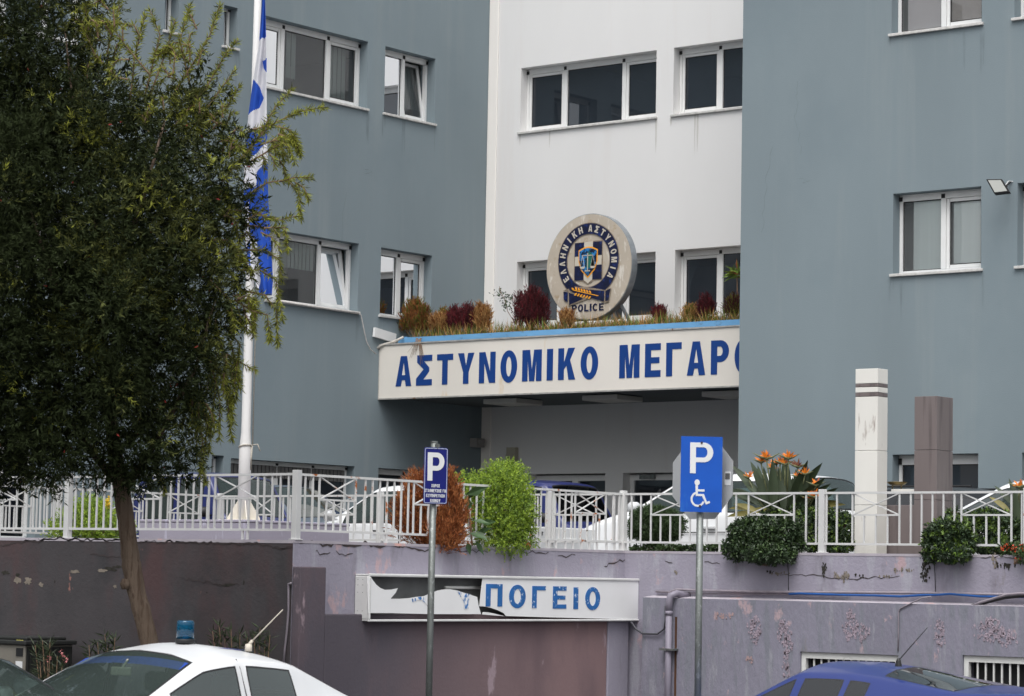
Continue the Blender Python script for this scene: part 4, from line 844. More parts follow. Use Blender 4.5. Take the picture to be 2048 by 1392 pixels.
MB().tube([(bx_, by_, 3.3), (bx_, by_, 3.315)], .036, 12).box((bx_-.02, by_-.02, 3.24), (bx_+.06, by_+.02, 3.285)).build('clamp', m_steel, sg)
# right blue sign with a second sign turned away behind it
t_ = 24.0; c, rt, up, nn, sw_, sh_ = sign_frame(1361, 1444.5, 873, 1024, t_, 3)
bx_, by_ = c[0]-nn[0]*.06, c[1]-nn[1]*.06
sg = thing('parking_sign', 'bright blue disabled parking sign on a grey post before the lilac wall', 'sign', (bx_, by_, 0))
MB().tube([(bx_, by_, 0), (bx_, by_, 3.24)], .032, 16).build('post', m_steel, sg, smooth=True)
pl = flat_shape('plate', [rrect(sw_, sh_, .006)], c, rt, up, .005, m_sblue, sg)
fx_ = lambda x, y: ((x-428)/425*sw_, -(y-512)/780*sh_)
cs, gw = glyph('P', .72, .175); ph = sh_*.408
a_ = fx_(310, 503)
flat_shape('lettering', [[(a_[0]+x/gw*sw_*.555, a_[1]+y*ph) for x, y in q] for q in cs], c+nn*.005, rt, up, .003, m_swhite, pl)
def stroke(pts, wd):
    L_, R_ = [], []
    for i, p in enumerate(pts):
        a, b = np.array(pts[max(0, i-1)]), np.array(pts[min(len(pts)-1, i+1)]); d = (b-a)/np.linalg.norm(b-a); n = np.array([-d[1], d[0]])*wd/2
        L_.append(tuple(np.array(p)+n)); R_.append(tuple(np.array(p)-n))
    return L_+R_[::-1]
S = lambda pts, wd: [fx_(x, y) for x, y in stroke(pts, wd)]
flat_shape('wheelchair_symbol', [[fx_(385+26*math.cos(a), 598+31*math.sin(a)) for a in np.linspace(0, 6.1, 22)],
    [fx_(*q) for q in ((368, 628), (394, 628), (394, 668), (460, 668), (460, 690), (394, 690), (394, 716), (455, 716), (486, 795), (512, 786), (521, 806), (477, 824), (437, 738), (372, 738))]], c+nn*.005, rt, up, .003, m_swhite, pl)
ringp = [(393+math.cos(a)*63, 770+math.sin(a)*68) for a in np.linspace(math.radians(20), math.radians(255), 30)]
flat_shape('wheelchair_wheel', [S(ringp, 20)], c+nn*.0045, rt, up, .003, m_swhite, pl)
for x, y in ((426, 187), (416, 840)):
    q = c + rt*fx_(x, y)[0] + up*fx_(x, y)[1]; MB().prism(disc_pts(.0105, 12), q, rt, up, nn, .014).build('bolt', m_rustb, pl)
oc = c - nn*.30 + rt*.05 - up*.03
R8 = .37
oct_ = [(x*R8/1.0, y*R8/1.0) for x, y in ((-1, -.42), (-.42, -1), (.42, -1), (1, -.42), (1, .42), (.42, 1), (-.42, 1), (-1, .42))]
rt2 = np.array([math.cos(YAW+math.radians(-46)), math.sin(YAW+math.radians(-46)), 0])
nn2 = np.cross(rt2, up)
t8 = thing('octagonal_sign', 'grey back of an eight sided sign fixed behind the blue disabled parking sign', 'sign', tuple(oc))
flat_shape('plate', [oct_], oc, rt2, up, .004, m_sback, t8)
mb = MB().prism(rrect(.075, .125, .006), oc+rt2*.31+nn2*.004, rt2, up, nn2, .002, 0).prism(rrect(.056, .055, .006), oc+rt2*.31+up*.02+nn2*.0065, rt2, up, nn2, .002, 1).build('sticker', [m_swhite, M('sticker_grey', (.12, .12, .12), .6, .3, 60)], t8)
MB().box((oc[0]-.02, oc[1]-.02, oc[2]-.1), (oc[0]+.02, oc[1]+.02, oc[2]+.1)).build('bracket', m_steel, t8)

# ------------------------------------------------------------------ memorial pillars
def marble_mat(name, base, vein, sc):
    return M(name, base, .3, .05, 1.5, (1, 1, .5), 0, patches=[(vein, sc, (1.6, 1.6, .35), .6, .05), (tuple(c*.8 for c in base), sc*.5, (1, 1, .3), .62, .2)])
m_wm = marble_mat('white_marble', A(210, 208, 202, 1.15), A(150, 140, 134), 2.4)
m_gm = M('brown_grey_stone', A(112, 103, 102, 1.05), .4, .08, 5, (1, 1, .06), 0, patches=[(A(92, 84, 84, 1.0), 14, (1, 1, .04), .52, .15)])
def pillar(name, label, xc, v, du, dv, ztop, joints, mat, bands=()):
    uc = u_of(xc, v, 3.2); p = thing(name, label, 'pillar', (uc-du/2, v+dv/2, WT-.05))
    zs = [WT-.05]+joints+[ztop]
    for a, b in zip(zs[:-1], zs[1:]):
        MB().box((uc-du, v, a+.002), (uc, v+dv, b-.002)).build('stone_block', m_gm if any(abs(a-q) < .001 for q in bands) else mat, p, bevel=.004)
    return p
zz = lambda y: on_v(1735, y, 27.0)[2]
pillar('stone_pillar', 'tall white marble pillar with two dark bands behind the railing', 1754, 27.0, .305, .235, zz(737), [zz(1010), zz(901), zz(793), zz(785), zz(774), zz(767)], m_wm, bands=(zz(793), zz(774)))
zz = lambda y: on_v(1855, y, 27.3)[2]
pillar('stone_pillar', 'shorter brown grey stone pillar right of the white marble pillar', 1873, 27.3, .30, .385, zz(792), [zz(1000), zz(900)], m_gm)
b0, b1 = u_of(1778, 27.3, 2.6), u_of(1832, 27.3, 2.6)
t = MB().box((b0-.1, 27.32, WT-.06), (b1-.0, 27.8, on_v(1800, 1010, 27.3)[2])).build('stone_block', m_gm, bevel=.006, origin=(b0, 27.5, WT)); tag(t, 'low brown stone block between the white and the brown pillar', 'stone block')

bz_ = on_v(1800, 981, 27.3)[2]
t = MB().box((b0+.0, 27.34, bz_-.018), (b1-.0, 27.62, bz_+.018)).build('stone_shelf', m_wm, bevel=.004, origin=(b0, 27.5, bz_)); tag(t, 'narrow white stone shelf between the white and the brown pillar', 'shelf')
m_brass = M('aged_brass', (.20, .15, .07), .4, .2, 20, metal=.8)
bu = u_of(1794, 27.48, bz_+.1); bw = thing('memorial_bowl', 'small brass bowl on legs on the white shelf between the two pillars', 'bowl', (bu, 27.48, bz_+.018))
MB().lathe((bu, 27.48, bz_+.06), [(.02, 0), (.09, .015), (.125, .045), (.12, .05), (.02, .03)], 20).build('dish', m_brass, bw, smooth=True)
for dx in (-.06, .06): MB().bar((bu+dx, 27.48, bz_+.018), (bu+dx, 27.48, bz_+.075), .012, .012).build('leg', m_brass, bw)
# ------------------------------------------------------------------ plants
def leaves(name, base, dirs, length, width, mats, parent, mi=None, fold=.0, up=None, world=True):
    """many small leaf blades: base points, directions"""
    base = np.asarray(base, float); dirs = np.asarray(dirs, float); n = len(base)
    dirs /= np.linalg.norm(dirs, axis=1, keepdims=True)+1e-9
    length = np.broadcast_to(np.asarray(length, float).reshape(-1, 1), (n, 1)); width = np.broadcast_to(np.asarray(width, float).reshape(-1, 1), (n, 1))
    r = RNG.normal(size=(n, 3)) if up is None else np.asarray(up)+RNG.normal(size=(n, 3))*.35
    s = np.cross(dirs, r); s /= np.linalg.norm(s, axis=1, keepdims=True)+1e-9; nn = np.cross(s, dirs)
    v = np.empty((n, 4, 3)); v[:, 0] = base; m = base+dirs*length*.45+nn*length*fold
    v[:, 1] = m+s*width/2; v[:, 2] = base+dirs*length; v[:, 3] = m-s*width/2
    f = np.arange(n*4).reshape(n, 4)
    return raw_mesh(name, v.reshape(-1, 3), f, mats, parent, mi=mi, world=world)
def rdir(n): d = RNG.normal(size=(n, 3)); return d/np.linalg.norm(d, axis=1, keepdims=True)
def blob_points(lumps, dens, shell=.45):
    """points in a union of ellipsoids (cx,cy,cz,rx,ry,rz), biased outward; returns points and outward directions"""
    P, D, Wt = [], [], []
    for (cx, cy, cz, rx, ry, rz) in lumps:
        n = max(3, int(dens*(rx*ry+ry*rz+rx*rz)/3*4)); d = rdir(n); rad = 1-shell*RNG.random(n)**1.6
        rad *= 1+.14*np.sin(d[:, 0]*7+cx*9)*np.sin(d[:, 2]*6+cz*5)
        P.append(np.stack([cx+d[:, 0]*rx*rad, cy+d[:, 1]*ry*rad, cz+d[:, 2]*rz*rad], 1)); D.append(d)
    return np.concatenate(P), np.concatenate(D)
def sprigs(P, D, k, ln, spread, leaf_l):
    """k leaves set round a twig at each point"""
    n = len(P); D = D+RNG.normal(size=D.shape)*.35; D /= np.linalg.norm(D, axis=1, keepdims=True)
    t = RNG.random((n, k)); base = P[:, None]+D[:, None]*(t*ln)[..., None]
    dd = D[:, None]*(.75-.1*spread)+rdir(n*k).reshape(n, k, 3)*spread
    return base.reshape(-1, 3), dd.reshape(-1, 3)
m_leafd = M('shaded_narrow_leaf', (.022, .030, .011), .65, 0, island=.5, spec=.08, trans=.08)  # dark tone puts the crown's shade into the leaf colour
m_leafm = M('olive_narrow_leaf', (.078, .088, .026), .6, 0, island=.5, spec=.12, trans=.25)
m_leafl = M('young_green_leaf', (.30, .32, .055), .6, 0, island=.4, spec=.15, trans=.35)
m_bark = M('grooved_bark', A(108, 94, 82, 1.0), .95, .25, 9, (1, 1, .12), 2.2, 30, .1, patches=[(A(84, 70, 60, 1.1), 34, (1, 1, .10), .50, .12), (A(58, 48, 42), 7, (1, 1, .4), .64, .1)], bstretch=(1, 1, .15))
m_twig = M('twig', A(120, 98, 80, 1.1), .9, .2, 20)
m_redfl = M('red_flower', (.25, .02, .015), .7, .2, 10)

# ---- the street tree
TD = 24.6
tr = thing('tree', 'dark bushy street tree with a leaning bare trunk in front of the left railing', 'tree', tuple(at(322, 1560, TD)*[1, 1, 0]))
tp = [(330, 1570, 0), (306, 1330, 0), (299, 1285, 0), (284, 1225, 0), (272, 1180, 0), (263, 1130, 0), (258, 1090, 0), (252, 1040, 0), (244, 985, 0), (232, 920, .1), (222, 840, .1), (210, 740, .1), (200, 600, .1), (192, 430, .1)]
TP = [at(x, y, TD+d) for x, y, d in tp]; TP[0][2] = 0
rad = np.array([26, 20.5, 19, 18.5, 18, 19, 17.5, 17, 17, 15, 13, 11, 8, 5])/FPX*TD
mbt = MB()
fine, fr = [], []
for i in range(len(TP)-1):
    for k in range(4): t_ = k/4; fine.append(TP[i]*(1-t_)+TP[i+1]*t_); fr.append((rad[i]*(1-t_)+rad[i+1]*t_)*(1+random.uniform(-.05, .05)))
mbt.tube(fine+[TP[-1]], fr+[rad[-1]], 16)
k_ = at(246, 1168, TD-.05); mbt.lathe((k_[0]+.03, k_[1], k_[2]), [(.03, -.05), (.05, 0), (.03, .05)], 8)
limbs = []
for pts, r0 in (([(244, 985, 0), (285, 930, -.3), (330, 850, -.4), (390, 740, -.3), (430, 600, -.2)], 9), ([(240, 970, 0), (180, 900, .3), (110, 800, .5), (40, 680, .4)], 10), ([(222, 840, 0), (300, 700, .5), (380, 520, .6), (420, 330, .5)], 8),
                ([(210, 740, 0), (120, 600, -.6), (60, 420, -.7)], 8), ([(200, 600, 0), (280, 420, -.5), (330, 240, -.6)], 7), ([(192, 430, 0), (150, 250, .1), (130, 60, .2)], 5)):
    q = [at(x, y, TD+d) for x, y, d in pts]; limbs.append(q); mbt.tube(q, [r0*(1-.75*i/(len(q)-1))/FPX*TD for i in range(len(q))], 8)
mbt.build('trunk', m_bark, tr, smooth=True)
S_ = TD/FPX
def lump(x, y, r, d=0, sq=1.0, dr=.95):
    c = at(x, y, TD+d); return (c[0], c[1], c[2], r*S_*dr, r*S_*dr, r*S_*sq)
lumps = [lump(*q) for q in ((90, 120, 120, .2), (30, 60, 100, -.3), (0, 230, 150, 0), (140, 250, 120, -.5), (60, 380, 150, -.6), (220, 200, 90, .3), (250, 320, 120, -.2), (330, 260, 90, 0), (390, 200, 75, .1), (340, 370, 110, -.6), (440, 320, 70, -.1), (150, 480, 150, -.8),
          (-60, 480, 160, 0), (280, 470, 130, -.7), (400, 440, 100, -.3), (60, 600, 160, -.7), (220, 620, 150, -.9), (360, 590, 120, -.5), (450, 520, 75, -.1), (440, 620, 60, .1), (20, 760, 140, -.4), (150, 760, 140, -.8), (290, 740, 130, -.7), (390, 720, 80, -.3), (120, 870, 110, -.5), (250, 860, 110, -.6), (350, 840, 75, -.4), (0, 880, 110, 0), (60, 940, 60, -.1, .6), (200, 930, 70, -.4, .7), (300, 925, 65, -.5, .7), (360, 930, 40, -.3, .7), (-120, 700, 180, .3), (-100, 250, 180, .3), (150, 20, 90, .5), (0, -60, 120, .2), (485, 420, 45, 0), (100, 540, 190, .6), (250, 480, 170, .7), (300, 760, 120, .5), (120, 300, 170, .6), (60, 800, 150, .6), (-40, 960, 55, .2, .7))]
subl = []
for (x, y, z, rx, ry, rz) in lumps:
    for k in range(9):
        t_ = rdir(1)[0]; q = random.uniform(.26, .46); subl.append((x+t_[0]*rx*.82, y+t_[1]*ry*.82, z+t_[2]*rz*.82, rx*q, ry*q, rz*q*1.05))
Pa, Da = blob_points(lumps, 120, .6); Pb, Db = blob_points(subl, 330, .8)
P_, D_ = np.concatenate([Pa, Pb]), np.concatenate([Da, Db+np.array([0, 0, .25])])
b_, d_ = sprigs(P_, D_, 10, .10, .62, .06)
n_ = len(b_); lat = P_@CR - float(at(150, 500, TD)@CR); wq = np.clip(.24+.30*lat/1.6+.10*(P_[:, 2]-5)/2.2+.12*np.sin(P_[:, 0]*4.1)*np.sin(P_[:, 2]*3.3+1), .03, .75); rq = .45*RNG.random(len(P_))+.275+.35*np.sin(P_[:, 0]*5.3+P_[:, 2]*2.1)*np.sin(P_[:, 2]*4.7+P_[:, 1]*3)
mi = np.repeat(np.where(rq > wq, 0, np.where(rq > wq*.25, 1, 2)), 10)  # clumped mix paints soft shading into the leaves; younger growth to the right
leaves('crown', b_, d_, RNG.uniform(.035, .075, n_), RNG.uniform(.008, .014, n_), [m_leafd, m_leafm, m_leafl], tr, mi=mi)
Pc, Dc = blob_points([(l[0]+CF[0]*.15, l[1]+CF[1]*.15, l[2], l[3]*.8, l[4]*.8, l[5]*.8) for l in lumps], 150, 1.0)
b_, d_ = sprigs(Pc, Dc, 9, .12, .8, .06); n_ = len(b_)
leaves('inner_leaves', b_, d_, RNG.uniform(.06, .10, n_), RNG.uniform(.016, .026, n_), [m_leafd], tr)  # dark leaf colour paints the near-black shade inside the crown
P2, D2 = blob_points(lumps, 1.2, .25)
leaves('red_blossom', P2, D2, .045, .02, [m_redfl], tr)
# drooping young shoots on the right and top of the crown
mbw = MB(); B2, DD2 = [], []
def shoot(pts, dens=1.0, droop=.6, w0=2.0, size=1.0, fan=.9):
    q = [at(x, y, TD+d) for x, y, d in pts]; fine = []
    for i in range(len(q)-1):
        for k in range(8): t_ = k/8; fine.append(q[i]*(1-t_)+q[i+1]*t_)
    fine.append(q[-1]); L_ = len(fine); mbw.tube(fine, [max(.8, w0*(1-.7*i/L_))/FPX*TD for i in range(L_)], 5)
    for i in range(1, L_):
        t_ = i/L_; dr = fine[i]-fine[i-1]; ll = np.linalg.norm(dr); dr = dr/(ll+1e-9)
        n = RNG.poisson(dens*330*ll*(.5+.9*t_))
        if n:
            B2.append(fine[i-1]+(fine[i]-fine[i-1])*RNG.random((n, 1))); DD2.append(dr*.75+rdir(n)*fan*.95+np.array([0, 0, -.25*droop]))
def cluster(x, y, r, n, d=0.0, ln=60, ang=(60, 200)):
    for _ in range(n):
        a = math.radians(random.uniform(*ang)); sx, sy = x+random.gauss(0, r*.5), y+random.gauss(0, r*.5); l = ln*random.uniform(.6, 1.3); dd = d+random.uniform(-.35, .35)
        ex, ey = sx+l*.7*math.cos(a), sy-l*.7*math.sin(a)
        shoot([(sx, sy, dd), (sx+.55*(ex-sx), sy+.65*(ey-sy)-8, dd), (ex, ey+l*.12, dd)], 1.1, .4)
for pts in ([(400, 420, .1), (470, 330, .1), (540, 250, .1), (600, 222, .1), (650, 214, .1)], [(470, 340, .1), (520, 270, .1), (550, 215, .1), (585, 178, .1)], [(490, 330, .1), (540, 300, .1), (590, 270, .1), (600, 310, .1)], [(500, 260, .1), (545, 250, .1), (580, 260, .1), (596, 300, .1)], [(520, 290, 0), (550, 280, 0), (575, 290, 0), (590, 325, 0)],
            [(480, 400, .1), (535, 365, .1), (575, 360, .1), (598, 385, .1), (602, 440, .1)], [(560, 363, .1), (590, 355, .1), (625, 355, .1)], [(590, 365, .1), (608, 375, .1), (618, 400, .1)], [(470, 420, 0), (520, 430, 0), (560, 440, 0), (592, 432, 0)], [(490, 450, 0), (535, 455, 0), (570, 455, 0), (575, 500, 0)],
            [(470, 540, 0), (520, 540, 0), (552, 560, 0), (565, 640, 0)], [(480, 580, 0), (530, 590, 0), (552, 620, 0), (556, 690, 0)], [(500, 620, 0), (535, 630, 0), (540, 680, 0)], [(470, 600, -.1), (510, 625, -.1), (505, 665, -.1)], [(480, 500, 0), (530, 500, 0), (560, 520, 0), (562, 560, 0)], [(450, 650, 0), (480, 690, 0), (470, 760, 0), (462, 830, 0)], [(440, 700, 0), (490, 730, 0), (510, 740, 0)],
            [(430, 640, -.1), (450, 720, -.1), (455, 800, -.1), (464, 880, -.1)], [(410, 700, 0), (430, 790, 0), (420, 880, 0), (418, 905, 0)], [(420, 720, -.2), (440, 800, -.2), (438, 880, -.2)], [(400, 760, 0), (415, 850, 0), (405, 930, 0), (412, 965, 0)], [(395, 800, -.1), (405, 880, -.1), (400, 950, -.1)], [(380, 780, 0), (395, 850, 0), (392, 910, 0)], [(460, 680, .1), (480, 760, .1), (470, 800, .1)], [(300, 900, -.2), (315, 940, -.2), (330, 985, -.2)], [(420, 560, -.3), (460, 600, -.3), (470, 660, -.3)], [(440, 760, .05), (462, 800, .05), (466, 850, .05)],
            [(340, 200, .1), (390, 120, .1), (420, 70, .1), (440, 10, .1)], [(300, 190, .2), (330, 110, .2), (350, 40, .2)], [(260, 200, .2), (270, 110, .2), (290, 30, .2)], [(220, 190, .2), (215, 100, .2), (240, 10, .2)], [(200, 160, .3), (180, 80, .3), (170, 10, .3)], [(350, 250, 0), (410, 180, 0), (450, 110, 0), (475, 80, 0)], [(240, 160, .1), (190, 110, .1), (165, 50, .1)], [(300, 150, .1), (250, 90, .1), (215, 40, .1)], [(390, 250, 0), (440, 180, 0), (470, 140, 0)], [(400, 240, .1), (450, 220, .1), (480, 170, .1)], [(290, 190, .2), (320, 70, .2), (300, 20, .2)], [(380, 170, .2), (360, 80, .2), (380, 10, .2)],
            [(430, 420, -.1), (470, 440, -.1), (480, 490, -.1)], [(420, 480, -.2), (460, 480, -.2), (490, 520, -.2)]): shoot(pts, 1.35)
cluster(230, 80, 60, 16, .3); cluster(360, 130, 60, 14, .2); cluster(170, 150, 40, 8, .3); cluster(420, 250, 40, 10, .1, 50); cluster(300, 230, 50, 8, .1); cluster(450, 300, 40, 10, 0, 55, (-20, 80)); cluster(480, 470, 40, 10, 0, 55, (-70, 40)); cluster(470, 600, 35, 12, 0, 60, (-90, 10)); cluster(440, 720, 30, 12, 0, 60, (-110, -50)); cluster(390, 800, 35, 12, -.1, 60, (-115, -60)); cluster(540, 290, 30, 10, .1, 45, (-90, 40)); cluster(575, 270, 18, 5, .1, 40, (-100, 20)); cluster(420, 400, 40, 10, .2, 60, (-40, 60))
mbw.build('shoots', m_twig, tr, smooth=True)
b_ = np.concatenate(B2); d_ = np.concatenate(DD2); n_ = len(b_)
leaves('young_leaves', b_, d_, RNG.uniform(.045, .085, n_), RNG.uniform(.007, .011, n_), [m_leafl, m_leafm], tr, mi=(RNG.random(n_) < .25).astype(int))

# ---- bushes and hedges: each a thing with stems and foliage
def bush(name, label, cat, lumps, kind, dens=260, group=None, mat=None):
    c = lumps[0]; zb = min(l[2]-l[5] for l in lumps); r = thing(name, label, cat, (c[0], c[1], zb), group=group)
    mbs = MB()
    for l in lumps[:6]:
        for _ in range(3): mbs.tube([(c[0]+random.uniform(-.04, .04), c[1]+random.uniform(-.04, .04), zb-.02), (l[0]*.6+c[0]*.4, l[1]*.6+c[1]*.4, l[2]-l[5]*.2), (l[0]+random.uniform(-.5, .5)*l[3], l[1], l[2]+l[5]*.5)], [.014, .009, .004], 5)
    mbs.build('stems', m_twig, r)
    P, D = blob_points(lumps, dens, .5)
    if kind == 'broad':   # rosettes of rounded leaves
        b, d = sprigs(P, D, 7, .02, 1.0, .04); n = len(b); leaves('foliage', b, d, RNG.uniform(.035, .06, n), RNG.uniform(.016, .026, n), mat, r, mi=(np.repeat(RNG.random(len(P)), 7) < .3).astype(int) if len(mat) > 1 else None)
    elif kind == 'fine':  # tiny feathery leaves
        b, d = sprigs(P, D*.6+[0, 0, .35], 12, .12, .8, .02); n = len(b); leaves('foliage', b, d, RNG.uniform(.02, .038, n), RNG.uniform(.010, .016, n), mat, r, mi=(np.repeat(RNG.random(len(P)), 12) < .4).astype(int) if len(mat) > 1 else None)
    elif kind == 'spire': # upright needle fronds
        b, d = sprigs(P, D*.45+[0, 0, .9], 10, .12, .33, .04); n = len(b); leaves('foliage', b, d, RNG.uniform(.03, .07, n), RNG.uniform(.006, .011, n), mat, r, mi=(np.repeat(RNG.random(len(P)), 10) < .4).astype(int) if len(mat) > 1 else None)
    elif kind == 'frond': # fine upright feathers fanning from the foot
        o = P-np.array([c[0], c[1], zb-.15]); o /= np.linalg.norm(o, axis=1, keepdims=True); o = o*.32+np.array([0, 0, .75]); b, d = sprigs(P, o, 13, .10, .20, .04); n = len(b); leaves('foliage', b, d, RNG.uniform(.025, .06, n), RNG.uniform(.005, .009, n), mat, r, mi=(np.repeat(RNG.random(len(P)), 13) < .35).astype(int))
    return r
def FV(x, off=0): return v_of(x, AU-.08+off, 2.6)
def EL(x, y, hw, hh, v, dv=None):    # ellipsoid seen at (x,y) with half sizes in picture units, at distance line v
    c = on_v(x, y, v); t_ = float((c-CO)@CF); s = t_/FPX; return (c[0], c[1], c[2], hw*s*1.05, (dv or hw)*s*.85, hh*s)
m_dead = M('dead_cypress', A(118, 66, 34, 1.35), .9, 0, island=.5, trans=.1); m_dead2 = M('dead_cypress_light', A(140, 88, 50, 1.4), .9, 0, island=.4, trans=.1)
m_feath = M('feathery_green', (.34, .46, .07), .6, 0, island=.35, trans=.4, spec=.1); m_feath2 = M('feathery_green_deep', (.16, .25, .04), .6, 0, island=.4, trans=.2)
m_dkg = M('dark_glossy_leaf', (.030, .052, .022), .45, 0, island=.5, spec=.4); m_mdg = M('mid_glossy_leaf', (.05, .085, .028), .45, 0, island=.45, spec=.4)
m_brg = M('bright_glossy_leaf', (.12, .19, .035), .45, 0, island=.4, trans=.15)
m_con = M('ball_conifer', (.035, .065, .02), .7, 0, island=.5)
bush('cypress_bush', 'dead rust brown cypress bush behind the navy parking sign', 'bush', [EL(862, 1030, 62, 62, FV(862, -.25)), EL(815, 1040, 32, 45, FV(815, -.3)), EL(905, 1040, 28, 55, FV(905, .08)), EL(840, 985, 32, 35, FV(840, -.25)), EL(880, 985, 30, 32, FV(880, -.1)), EL(870, 1070, 55, 36, FV(870, -.1)), EL(897, 975, 14, 26, FV(897, .05)), EL(890, 1085, 35, 24, FV(890, .1))], 'spire', 2600, mat=[m_dead, m_dead2])
bush('feathery_bush', 'bright lime green feathery bush right of the dead brown bush', 'bush', [EL(1005, 1020, 55, 65, FV(1005, .02)), EL(1010, 965, 38, 30, FV(1010, -.05)), EL(960, 975, 32, 22, FV(960, -.2)), EL(1035, 1040, 30, 50, FV(1035, .1)), EL(985, 1060, 45, 38, FV(985, .05)), EL(1020, 1085, 30, 22, FV(1020, .12)), EL(1010, 945, 20, 14, FV(1010, -.1)), EL(980, 945, 8, 12, FV(980, -.1)), EL(930, 968, 22, 12, FV(930, -.3)), EL(1030, 945, 12, 10, FV(1030, -.1)), EL(1000, 1000, 40, 60, FV(1000, .05)), EL(1040, 990, 22, 30, FV(1040, .05)), EL(960, 1010, 28, 40, FV(960, -.1)), EL(1045, 1075, 20, 26, FV(1045, .12)), EL(1028, 958, 18, 16, FV(1028, -.05))], 'fine', 2000, mat=[m_feath, m_feath2])
bb = thing('broadleaf_plant', 'dark large leaved plant squeezed between the brown and the lime green bush', 'plant', tuple(on_v(945, 1095, FV(945, .02))))
lb, ld, ll, lw = [], [], [], []
for x, y, a, l in ((930, 990, 20, 48), (935, 1000, 60, 30), (945, 1040, -10, 34), (930, 1050, 160, 26), (950, 1060, -40, 36), (935, 1080, -80, 30), (960, 1045, 5, 34), (940, 1020, 100, 28), (950, 1080, -60, 34), (925, 1030, 120, 24), (955, 1065, 20, 30), (945, 1090, 200, 24), (935, 1065, -20, 40), (930, 1010, 210, 24), (948, 1010, 30, 30)):
    p = on_v(x, y, FV(x, .1)); s = 29.0/FPX; lb.append(p); ld.append(CR*math.cos(math.radians(a))+CU*math.sin(math.radians(a))-CF*random.uniform(0, .5)); ll.append(l*s*1.1); lw.append(l*s*.42)
leaves('foliage', lb, ld, ll, lw, [M('dark_broad_leaf', (.05, .10, .035), .5, .2, 9)], bb, fold=.05, up=-CF+CU*.5)
mbs = MB(); p0 = on_v(945, 1098, FV(945, .05)); mbs.tube([p0, on_v(940, 1040, FV(940, .05)), on_v(932, 990, FV(932, .05))], [.012, .01, .006], 6); mbs.build('stems', m_twig, bb)
bush('light_green_bush', 'light green ferny bush behind the left railing, left of the tree trunk', 'bush', [EL(190, 1050, 48, 40, 21.3), EL(150, 1055, 35, 32, 21.3), EL(215, 1062, 40, 26, 21.2), EL(170, 1030, 30, 28, 21.4), EL(120, 1062, 22, 18, 21.3), EL(240, 1066, 20, 16, 21.2), EL(190, 1020, 16, 16, 21.4)], 'fine', 2000, mat=[m_feath, m_feath2])
yf = thing('yellow_flower', 'yellow flower head above the light green bush', 'flower', tuple(on_v(217, 1030, 21.3)))
lb = [on_v(217+random.gauss(0, 4), 1008+random.gauss(0, 6), 21.3) for _ in range(60)]; leaves('petals', lb, rdir(60), .03, .022, [M('yellow_petal', (.75, .5, .02), .6, .1, 9)], yf)
MB().tube([on_v(212, 1045, 21.3), on_v(217, 1008, 21.3)], .005, 5).build('stem', m_twig, yf)
bc = thing('ball_shrub', 'round clipped dark shrub on a short stem in front of the white people carrier', 'shrub', tuple(on_v(1312, 1105, 27.0)))
MB().tube([on_v(1312, 1106, 27.0), on_v(1313, 1060, 27.0)], [.022, .018], 8).build('stem', m_twig, bc)
P, D = blob_points([EL(1313, 1052, 54, 34, 27.0), EL(1290, 1046, 28, 28, 27.0), EL(1335, 1050, 30, 28, 27.0), EL(1310, 1032, 30, 16, 27.0)], 6000, .5); b, d = sprigs(P, D, 9, .05, .8, .03); leaves('foliage', b, d, RNG.uniform(.025, .05, len(b)), .008, [m_con, m_mdg], bc, mi=(RNG.random(len(b)) < .25).astype(int))
bush('ground_cover', 'low dark green ground cover along the wall top under the ball shrub', 'plant', [EL(1280+22*k, 1101-2*(k % 2), 18, 8, 26.85) for k in range(9)], 'broad', 2000, mat=[m_mdg, m_dkg])
bush('glossy_bush', 'dark glossy rounded bush overhanging the wall right of the disabled parking sign', 'bush', [EL(1530, 1085, 68, 42, 26.45, 50), EL(1500, 1070, 42, 36, 26.5), EL(1570, 1065, 42, 34, 26.6), EL(1475, 1095, 26, 28, 26.4), EL(1585, 1090, 26, 26, 26.5), EL(1530, 1055, 45, 24, 26.6), EL(1540, 1108, 50, 18, 26.3)], 'broad', 2300, mat=[m_dkg, m_mdg])
bush('hedge_bush', 'brighter green hedge bush behind the railing left of the white marble pillar', 'bush', [EL(1650, 1060, 45, 42, 27.2), EL(1615, 1050, 30, 30, 27.2), EL(1690, 1065, 30, 36, 27.1), EL(1600, 1030, 24, 20, 27.3), EL(1640, 1030, 30, 18, 27.3), EL(1560, 1030, 26, 12, 27.4), EL(1540, 1022, 14, 10, 27.4), EL(1680, 1040, 26, 16, 27.2), EL(1660, 1092, 50, 16, 27.0)], 'broad', 1900, mat=[m_dkg, m_brg])
bush('glossy_bush', 'rounded green bush overhanging the wall right of the brown pillar', 'bush', [EL(1900, 1082, 50, 40, 26.45, 45), EL(1880, 1075, 32, 32, 26.5), EL(1925, 1080, 28, 30, 26.5), EL(1865, 1100, 20, 22, 26.4), EL(1905, 1055, 32, 20, 26.6), EL(1910, 1108, 34, 16, 26.3)], 'broad', 2300, mat=[m_dkg, m_brg])
bush('hedge_bush', 'brighter green hedge bush behind the railing in front of the right white car', 'bush', [EL(1970, 1060, 45, 36, 27.2), EL(2010, 1060, 40, 36, 27.2), EL(1940, 1045, 26, 20, 27.2), EL(1975, 1032, 34, 14, 27.3), EL(1910, 1030, 16, 12, 27.3), EL(2050, 1070, 30, 30, 27.2), EL(1990, 1092, 60, 14, 27.0)], 'broad', 1900, mat=[m_dkg, m_brg])
rf = bush('trailing_plant', 'low trailing plant with small red flowers on the wall top at the right edge', 'plant', [EL(2035, 1100, 24, 12, 26.5), EL(2015, 1097, 14, 8, 26.5), EL(2045, 1112, 12, 12, 26.35)], 'broad', 2000, mat=[m_mdg])
